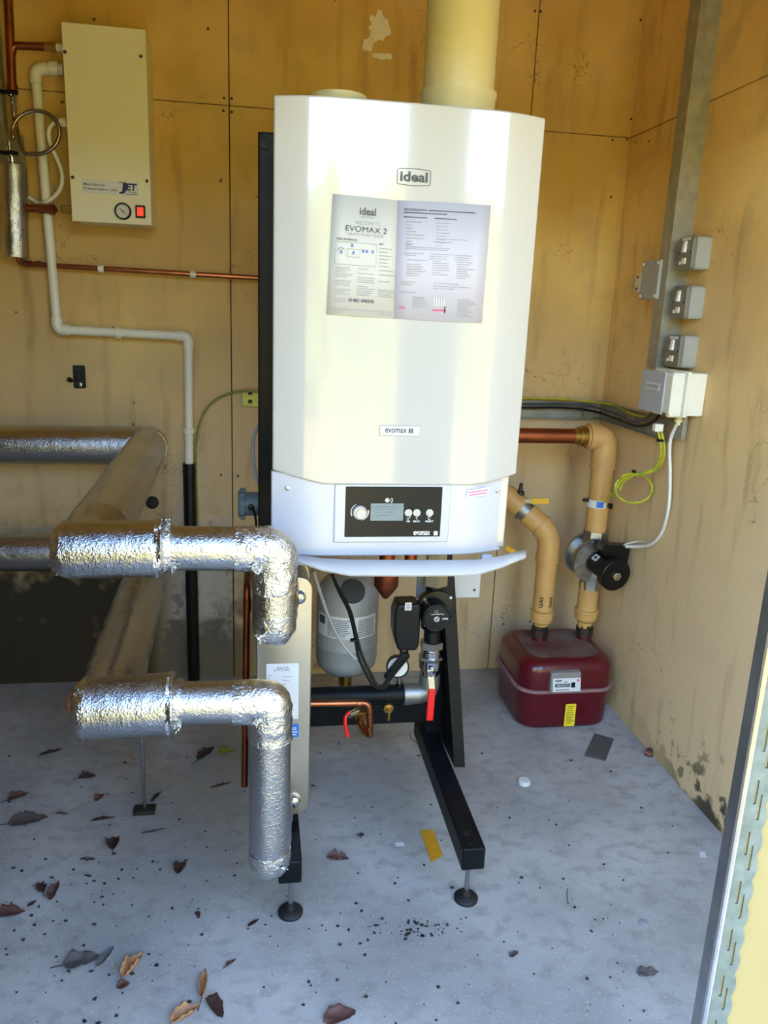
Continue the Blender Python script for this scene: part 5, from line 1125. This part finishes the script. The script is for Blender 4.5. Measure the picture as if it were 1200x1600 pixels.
# ---- trunking, switches and boxes on the right wall
TX0 = 1.252
tr = thing('trunking', 'tall galvanised steel cable trunking running up the right wall', 'trunking', (1.285, -0.49, 1.283))
MB().box((TX0, -0.517, 1.28), (XR, -0.460, 2.72)).build('channel', 'galv', tr, 0.001, 1)
MB().box((TX0 - 0.003, -0.520, 1.28), (TX0 + 0.001, -0.457, 2.72)).build('cover', 'galv', tr, 0.001, 1)
def spur(py0, py1, label, with_tag):
    a = onx(1062, py0, 1.258)
    z1_ = onx(1075 - (py0 - 368) * 0.115, py0, 1.258).z; z0_ = onx(1070 - (py0 - 368) * 0.115, py1, 1.258).z
    r_ = thing('fused_switch', label, 'switch', (1.288, -0.59, z0_), 'grey switches on the trunking')
    Y0, Y1 = -0.637, -0.550
    MB().prism([(1.272, y, z) for y, z in rrect(Y0, Y1, z0_, z1_, 0.010)], (XR - 1.272, 0, 0)).build('back_box', 'grey_box', r_, 0.002, 2)
    fpl = MB().prism([(1.258, y, z) for y, z in rrect(Y0 + 0.0005, Y1 - 0.0005, z0_ + 0.0005, z1_ - 0.0005, 0.010)], (0.014, 0, 0)).build('face_plate', 'grey_plate', r_, 0.002, 2)
    zm = (z0_ + z1_) / 2; h_ = z1_ - z0_
    MB().hexa([(1.250, -0.601, zm + 0.002), (1.250, -0.586, zm + 0.002), (1.26, -0.586, zm + 0.002), (1.26, -0.601, zm + 0.002), (1.254, -0.601, zm + 0.034), (1.254, -0.586, zm + 0.034), (1.26, -0.586, zm + 0.034), (1.26, -0.601, zm + 0.034)]).build('rocker', 'white_print', fpl, 0.001, 1)
    MB().box((1.254, -0.606, zm - 0.032), (1.26, -0.584, zm - 0.014)).build('fuse_holder', 'plastic_white', fpl, 0.002, 1)
    MB().lathe((1.258, -0.574, zm - 0.028), (-1, 0, 0), [(0, 0.0055), (0.003, 0.005)], 12).build('neon', 'white_print', fpl)
    for yy in (-0.626, -0.561): MB().lathe((1.258, yy, zm), (-1, 0, 0), [(0, 0.003), (0.001, 0.003)], 8).build('fixing_screw', 'dark_iron', fpl)
    if with_tag: part_label(MB().box((1.2572, -0.620, zm + 0.036), (1.2582, -0.570, zm + 0.044)).build('tape_label', 'label_white', fpl), 'narrow white tape label')
    return r_
spur(369, 421, 'topmost grey fused switch on the trunking, with a white tape label', True)
spur(446, 498, 'middle grey fused switch on the trunking, without a tape label', False)
spur(523, 574, 'lowest grey fused switch on the trunking, just above the junction box', True)
# grey box with white dome
sb = thing('sensor_box', 'small grey box with a white domed stub on the far side of the trunking', 'box', (1.28, -0.42, 1.497))
MB().box((1.262, -0.483, 1.497), (XR, -0.365, 1.617)).build('base', 'plastic_white', sb, 0.003, 2)
MB().box((1.240, -0.483, 1.497), (1.262, -0.365, 1.617)).build('lid', 'grey_box', sb, 0.003, 2)
for y_, z_ in ((-0.473, 1.507), (-0.375, 1.507), (-0.473, 1.607), (-0.375, 1.607)): MB().lathe((1.240, y_, z_), (-1, 0, 0), [(0, 0.005), (0.002, 0.004)], 8).build('lid_screw', 'plastic_white', sb)
q = onx(997, 444, 1.225)
MB().lathe((1.318, -0.325, 1.552), (-1, 0.0, 0), [(0, 0.036), (0.050, 0.036), (0.062, 0.030), (0.066, 0.004)], 26).build('dome', 'plastic_white', sb)
MB().box((1.27, -0.372, 1.528), (1.30, -0.33, 1.58)).build('dome_neck', 'plastic_white', sb, 0.002, 1)
for dz in (0.022, -0.024): MB().lathe((1.2535, -0.318, 1.552 + dz * 0.8), (-1, 0, 0), [(0, 0.004), (0.002, 0.004)], 8).build('dome_hole', 'hole', sb)
# junction box
jb = thing('junction_box', 'white junction box with grey lid marked GAS VALVE RELAY under the switches', 'junction box', (1.27, -0.62, 1.15))
MB().box((1.262, -0.712, 1.155), (XR, -0.515, 1.283)).build('base', 'plastic_white', jb, 0.004, 2)
MB().box((1.252, -0.716, 1.151), (1.264, -0.512, 1.287)).build('rim', 'plastic_white', jb, 0.002, 1)
MB().box((1.214, -0.700, 1.160), (1.254, -0.520, 1.278)).build('cover_body', 'plastic_white', jb, 0.004, 2)
lid = MB().box((1.210, -0.660, 1.152), (1.216, -0.512, 1.280)).build('lid', 'junction', jb, 0.002, 1)
for z_ in (1.158, 1.274): MB().cyl((1.216, -0.690, z_), (1.256, -0.690, z_), 0.010, n=12).build('screw_pillar', 'plastic_white', jb)
tl_ = MB().box((1.2090, -0.633, 1.222), (1.2102, -0.548, 1.244)).build('tape_label', 'label_white', lid)
lettering('GAS VALVE RELAY', (1.2090, -0.552, 1.2275), (0, -0.077, 0), (0, 0, 0.0105), 'ink', tl_, bold=0.01)
MB().lathe((1.275, -0.655, 1.155), (0, 0, -1), [(0, 0.013), (0.008, 0.013), (0.009, 0.010), (0.016, 0.010), (0.017, 0.013), (0.024, 0.012), (0.026, 0.007), (0.034, 0.007)], 14).build('gland', mat('cream_gland', srgb(226, 212, 160), 0.5, var=0.04), jb)
# slotted steel cable tray
ty = thing('cable_tray', 'slotted galvanised cable tray running round the corner below the junction box', 'cable tray', (1.1, -0.02, 1.03))
def tray(path, zlo, zhi, name):
    a, b = path; d = (b - a); L_ = d.length; d.normalize(); n_ = V(d.y, -d.x, 0); n_ = n_ if n_.dot(CAM - a) > 0 else -n_
    mb = MB(); hh = zhi - zlo
    def slab(s0, s1, z0, z1, t0=0.0, t1=0.002):
        P = [a + d * s0 + n_ * t0, a + d * s1 + n_ * t0, a + d * s1 + n_ * t1, a + d * s0 + n_ * t1]
        mb.hexa([V(p_.x, p_.y, z0) for p_ in P] + [V(p_.x, p_.y, z1) for p_ in P])
    slab(0, L_, zlo, zlo + hh * 0.42); slab(0, L_, zlo + hh * 0.60, zhi)
    s = 0.0
    while s < L_: slab(s, min(s + 0.016, L_), zlo + hh * 0.42, zlo + hh * 0.60); s += 0.045
    slab(0, L_, zlo - 0.002, zlo, 0, 0.022); slab(0, L_, zhi - 0.002, zhi, 0, 0.016)
    return mb.build(name, 'galv', ty)
tray((V(0.45, -0.006, 0), V(1.30, -0.006, 0)), 1.052, 1.118, 'wall_length')
tray((V(1.300, -0.03, 0), V(1.300, -0.60, 0)), 1.060, 1.126, 'side_length')
MB().box((1.288, -0.66, 1.075), (1.303, -0.60, 1.152)).build('end_bracket', 'galv', ty, 0.001, 1)
q = onx(1036, 655, 1.288); MB().lathe((1.288, -0.630, 1.105), (-1, 0, 0), [(0, 0.006), (0.004, 0.005)], 6).build('bracket_bolt', 'steel', ty)
q = at(932, 639, -0.03); MB().box((1.235, -0.026, 1.062), (1.246, -0.005, 1.124)).build('joint_strap', 'steel', ty, 0.001, 1)
# cables on the tray
def cable(name, label, pts, r_, m, cat='cable', grp=None): return tag(MB().sweep(smooth(pts, 6), r_, 8).build(name, m), label, cat, grp)
cable('tray_cable', 'upper dark cable lying along the corner cable tray', [V(0.5, -0.030, 1.107), V(0.95, -0.031, 1.106), V(1.16, -0.034, 1.110), V(1.255, -0.07, 1.106), V(1.280, -0.20, 1.098), V(1.276, -0.36, 1.092), V(1.270, -0.46, 1.118), V(1.262, -0.535, 1.162)], 0.0042, 'cable_blue')
cable('tray_cable', 'lower dark cable lying along the corner cable tray', [V(0.5, -0.032, 1.093), V(0.95, -0.033, 1.092), V(1.15, -0.035, 1.096), V(1.250, -0.08, 1.090), V(1.282, -0.22, 1.080), V(1.278, -0.38, 1.078), V(1.275, -0.50, 1.110), V(1.268, -0.56, 1.158)], 0.0045, 'cable_black')
cable('earth_cable', 'yellow and green earth cable along the top of the corner cable tray', [V(0.5, -0.020, 1.124), V(0.95, -0.021, 1.126), V(1.12, -0.024, 1.128), V(1.235, -0.05, 1.124), V(1.290, -0.18, 1.124), V(1.288, -0.32, 1.112), V(1.284, -0.44, 1.118), V(1.280, -0.52, 1.160)], 0.0042, 'earth')
for i_, p_ in enumerate((V(1.085, -0.033, 1.10), V(1.262, -0.10, 1.10), V(1.282, -0.30, 1.09))):
    pass
# earth cable drop with coil
yc = thing('earth_cable', 'yellow and green earth cable coiled in a loop beside the ochre riser pipe', 'cable', at(980, 790, -0.45))
pts = [at(1028, 673, -0.62), at(1032, 690, -0.62), at(1032, 712, -0.61), at(1024, 730, -0.58), at(1008, 738, -0.55), at(988, 742, -0.52), at(970, 752, -0.49), at(964, 765, -0.48)]
loop = [at(990 + 29 * math.cos(math.radians(a)), 763 - 23 * math.sin(math.radians(a)), -0.49 - 0.00003 * a) for a in range(195, 195 + 690, 30)]
MB().sweep(smooth(pts[:-1] + loop + [at(962, 765, -0.44), at(952, 775, -0.40), at(945, 784, -0.36)], 4), 0.0042, 8).build('strand', 'earth', yc)
MB().sweep(smooth([q_ + V(0.009, -0.004, 0.0) for q_ in pts], 4), 0.0040, 8).build('strand', 'earth', yc)
q = at(1031, 688, -0.62); MB().box(q + V(-0.009, -0.008, -0.004), q + V(0.013, 0.006, 0.004)).build('cable_tie', 'black_plastic', yc, 0.001, 1)
q = at(990, 740, -0.51); MB().box(q + V(-0.004, -0.010, -0.012), q + V(0.004, 0.008, 0.012)).build('cable_tie', 'black_plastic', yc, 0.001, 1)
q = at(1028, 668, -0.62); tag(MB().box(q + V(-0.014, -0.01, -0.012), q + V(0.014, 0.01, 0.012)).build('connector_block', 'plastic_white', None, 0.002, 1), 'small white connector block under the junction box', 'connector')

# ================================================================== THINGS ON THE FLOOR
def leaf(px, py, L_, W_, ang, kind, label, curl=0.4, lobes=0, stem=True, seed=0, lift=0.0):
    base = onz(px, py, 0.0); r_ = thing('dead_leaf', label, 'leaf', (base.x, base.y, 0.0), 'dead leaves on the floor')
    L_ *= 1.2; W_ *= 1.3; rnd = random.Random(seed + int(px * 13 + py)); nu, nv = 14, 8; mb = MB(); R = Matrix.Rotation(math.radians(ang), 3, 'Z')
    prof = []
    for i in range(nu + 1):
        t = i / nu; w_ = math.sin(math.pi * min(1, t ** 0.75)) ** 0.8
        if lobes: w_ *= 0.72 + 0.38 * abs(math.sin(t * math.pi * lobes)) 
        prof.append(w_ * (0.85 + 0.3 * rnd.random()))
    zs = []
    for i in range(nu + 1):
        t = i / nu - 0.5
        for k in range(nv + 1):
            s_ = k / nv - 0.5; x = t * L_; y = s_ * W_ * prof[i] * (1 if s_ > 0 else 0.9)
            zq = curl * W_ * (s_ * 2 * prof[i]) ** 2 * 0.5 + 0.10 * L_ * curl * (2 * t) ** 2 + 0.004 * noise.noise(V(x * 60 + seed, y * 60, px)) + 0.0025 * noise.noise(V(x * 160, y * 160 + seed, py))
            y *= (1 - 0.35 * curl * abs(2 * s_))
            zs.append(zq); mb.v.append(V(x, y, zq))
    zmin = min(zs)
    mb.v = [base + R @ (v_ - V(0, 0, zmin)) + V(0, 0, 0.0012 + lift) for v_ in mb.v]
    for i in range(nu):
        for k in range(nv): a = i * (nv + 1) + k; mb.f.append((a, a + nv + 1, a + nv + 2, a + 1))
    mb.build('blade', LEAF[kind], r_, sharp=80, solid=0.0008)
    mid_ = [base + R @ V((i / 8 - 0.5) * L_, 0, 0) + V(0, 0, 0.0015 + 0.10 * L_ * curl * (2 * (i / 8 - 0.5)) ** 2 + lift) for i in range(9)]
    if stem:
        e_ = base + R @ V(-L_ * 0.5 - L_ * 0.32, L_ * 0.06, 0) + V(0, 0, 0.0015)
        mid_ = [e_, (e_ + mid_[0]) / 2 + V(0, 0, 0.001)] + mid_
    MB().sweep(smooth(mid_, 3), 0.0010, 6).build('stalk', LEAF['dark' if kind != 'dark' else 'brown'], r_)
    return r_
leaf(80, 1177, 0.060, 0.018, 28, 'dark', 'narrow dark leaf lying left of the lower foil pipe end', 0.3, stem=False)
leaf(136, 1216, 0.042, 0.030, 10, 'dark', 'small dark leaf with point right, left of the steel support rod', 0.7)
leaf(156, 1248, 0.030, 0.026, 60, 'brown', 'tiny brown leaf close to the support rod plate', 0.6, stem=False)
leaf(29, 1246, 0.050, 0.034, 35, 'brown', 'brown curled leaf near the left edge above the large grey leaf', 0.6)
leaf(44, 1284, 0.085, 0.055, 12, 'grey', 'large flat grey leaf with long stalk at the left edge', 0.25)
leaf(96, 1272, 0.030, 0.012, -10, 'grey', 'thin grey leaf scrap right of the large grey leaf', 0.2, stem=False)
leaf(177, 1320, 0.046, 0.040, 100, 'dark', 'dark curled leaf with its stalk pointing up, left of centre', 0.8)
leaf(140, 1344, 0.024, 0.014, -5, 'grey', 'tiny grey leaf scrap below left of the upright-stalk leaf', 0.3, stem=False)
leaf(283, 1358, 0.040, 0.036, 70, 'dark', 'round dark brown leaf alone in the open floor left of the foil drop', 0.8, stem=False)
leaf(322, 1180, 0.075, 0.036, 58, 'dark', 'dark brown torn leaf beside the yellow-green leaf', 0.6)
leaf(354, 1175, 0.045, 0.036, 8, 'green', 'yellow-green leaf on the floor behind the lower foil pipe', 0.2, stem=False)
leaf(245, 1246, 0.050, 0.016, 65, 'dark', 'thin dark leaf standing beside the support rod', 0.7, stem=False)
leaf(161, 1281, 0.055, 0.012, 8, 'dark', 'thin dark broken leaf strip below the support rod', 0.3, lobes=3, stem=False)
leaf(64, 1389, 0.034, 0.028, 120, 'dark', 'dark crumpled leaf touching the reddish pointed leaf', 0.8, lobes=2)
leaf(85, 1394, 0.056, 0.026, 85, 'red', 'reddish brown pointed leaf near the left edge', 0.7, stem=False)
leaf(14, 1428, 0.060, 0.040, 0, 'red', 'broad pinkish brown leaf cut by the left edge of the picture', 0.35, stem=False)
leaf(50, 1413, 0.020, 0.008, 45, 'dark', 'tiny dark leaf fragment right of the broad pinkish leaf', 0.3, stem=False)
leaf(128, 1503, 0.066, 0.045, 14, 'grey', 'broad grey leaf with long stalk in the lower left', 0.3, lobes=2)
leaf(165, 1497, 0.048, 0.016, 62, 'grey', 'narrow grey leaf half resting against the broad grey leaf', 0.5, stem=False)
leaf(207, 1512, 0.062, 0.034, 62, 'tan', 'light brown curled leaf with a hooked tip in the lower left', 1.0, stem=False)
leaf(193, 1541, 0.022, 0.020, 20, 'brown', 'small brown leaf scrap just below the hooked tan leaf', 0.3, stem=False)
leaf(318, 1541, 0.064, 0.026, 88, 'tan', 'tan rolled leaf standing upright above the orange-tan leaf', 1.2)
leaf(337, 1575, 0.055, 0.030, -62, 'dark', 'dark ragged leaf beside the rolled tan leaf at the bottom', 0.5, lobes=3, stem=False)
leaf(290, 1588, 0.058, 0.034, 35, 'tan', 'orange-tan ribbed leaf cut by the bottom edge', 0.9, stem=False)
leaf(361, 1506, 0.022, 0.012, 40, 'red', 'tiny red-brown leaf right of the hooked tan leaf', 0.6)
leaf(396, 1443, 0.028, 0.010, 38, 'dark', 'tiny dark pointed leaf left of the left stand foot', 0.3, stem=False)
leaf(309, 1430, 0.018, 0.010, -60, 'dark', 'tiny black oval leaf on the open floor below the foil drop', 0.3, stem=False)
leaf(528, 1343, 0.050, 0.034, -12, 'red', 'reddish brown leaf between the two stand feet', 0.6, lobes=2, stem=False)
leaf(564, 1306, 0.020, 0.018, 80, 'grey', 'tiny grey leaf scrap between the beams', 0.4, stem=False)
leaf(531, 1590, 0.060, 0.040, 15, 'red', 'large red-brown leaf at the bottom edge of the picture', 0.35, stem=False)
leaf(240, 1300, 0.055, 0.010, 12, 'grey', 'curved grey leaf sliver below the support rod plate', 0.4, stem=False)
leaf(345, 1228, 0.055, 0.008, 20, 'dark', 'dark thin twig-like leaf left of the copper drain pipe', 0.3, stem=False)
leaf(1012, 1521, 0.042, 0.022, 0, 'grey', 'flat dark grey leaf on the floor near the right doorway edge', 0.15, lobes=2, stem=False)
leaf(803, 1492, 0.022, 0.016, 30, 'grey', 'tiny grey leaf scrap on the front floor right of the right foot', 0.4, lobes=2, stem=False)

def flat(pts, th, name, m, label, cat, bevel=0.0):
    P = [onz(px, py, 0.0) for px, py in pts]; P = [V(p_.x, p_.y, 0.0005) for p_ in P]
    return tag(MB().prism(P, (0, 0, th)).build(name, m, None, bevel, 1), label, cat)
flat([(656, 1298), (677, 1297), (692, 1337), (674, 1348)], 0.0012, 'tape_strip', 'orange', 'amber adhesive tape strip on the floor beside the right beam', 'tape')
flat([(617, 1317), (630, 1316), (632, 1322), (619, 1323)], 0.001, 'paper_scrap', 'label_white', 'tiny bluish white paper scrap left of the amber tape', 'paper scrap')
flat([(1092, 1332), (1101, 1331), (1104, 1340), (1095, 1341)], 0.001, 'paper_scrap', 'label_white', 'tiny white paper square near the right wall edge', 'paper scrap')
flat([(929, 1148), (959, 1156), (946, 1190), (913, 1182)], 0.005, 'flat_offcut', 'slate', 'dark grey flat offcut lying in front of the gas meter', 'offcut', 0.001)
q = onz(819, 1224, 0); tag(MB().lathe((q.x, q.y, 0), (0, 0, 1), [(0, 0.0195), (0.011, 0.019), (0.013, 0.017), (0.0131, 0.001)], 26).build('bottle_cap', 'label_white'), 'white round plastic cap on the floor between boiler and meter', 'cap')
q = onz(1014, 1180, 0); rc = thing('red_cap', 'small red-brown plastic cap on the floor against the right wall', 'cap', q)
MB().lathe((q.x, q.y, 0), (0, 0, 1), [(0, 0.014), (0.010, 0.014), (0.011, 0.011), (0.022, 0.010), (0.023, 0.007)], 18).build('cap', LEAF['red'], rc); MB().lathe((q.x, q.y, 0.010), (0, 0, 1), [(0, 0.0148), (0.004, 0.0148)], 18).build('rim', LEAF['tan'], rc)
q = onz(1006, 1443, 0); tag(MB().lathe((q.x, q.y, 0), (0, 0, 1), [(0, 0.011), (0.003, 0.011), (0.004, 0.008)], 22).build('clear_disc', 'clear'), 'small clear plastic disc on the floor at the right', 'disc')
tw = smooth([onz(640, 1146, 0.002), onz(644, 1156, 0.002), onz(654, 1163, 0.003), onz(660, 1168, 0.002)], 5)
tag(MB().sweep(tw, 0.0010, 5).build('wire_offcut', 'cable_black'), 'thin black wire offcut on the floor left of the right beam', 'wire')
tw = smooth([onz(887, 1388, 0.002), onz(886, 1400, 0.002), onz(888, 1412, 0.002)], 4)
tag(MB().sweep(tw, 0.0008, 5).build('wire_offcut', 'cable_black'), 'short black wire offcut on the open floor right of the right foot', 'wire')
# grit too small to count
gb = MB(); rnd = random.Random(12)
for k in range(420):
    if k < 260: px, py = rnd.uniform(0, 1060), rnd.uniform(1150, 1600)
    elif k < 330: px, py = rnd.gauss(645, 40), rnd.gauss(1452, 10)
    else: px, py = rnd.gauss(180, 120), rnd.gauss(1420, 70)
    q = onz(px, py, 0)
    if q.x > XR - 0.03 or q.y > -0.02 or q.y < YF + 0.05: continue
    s_ = rnd.choice((0.0015, 0.002, 0.003, 0.0045)); a = rnd.random() * 6.28; h_ = s_ * 0.5
    gb.prism([(q.x + s_ * math.cos(a + t_) * rnd.uniform(0.5, 1.6), q.y + s_ * math.sin(a + t_) * rnd.uniform(0.5, 1.3), 0) for t_ in (0, 1.6, 3.1, 4.6)], (0, 0, h_))
tag(gb.build('grit', 'grit'), 'scattered dark grit and crumbs over the concrete floor', 'grit', kind='stuff')
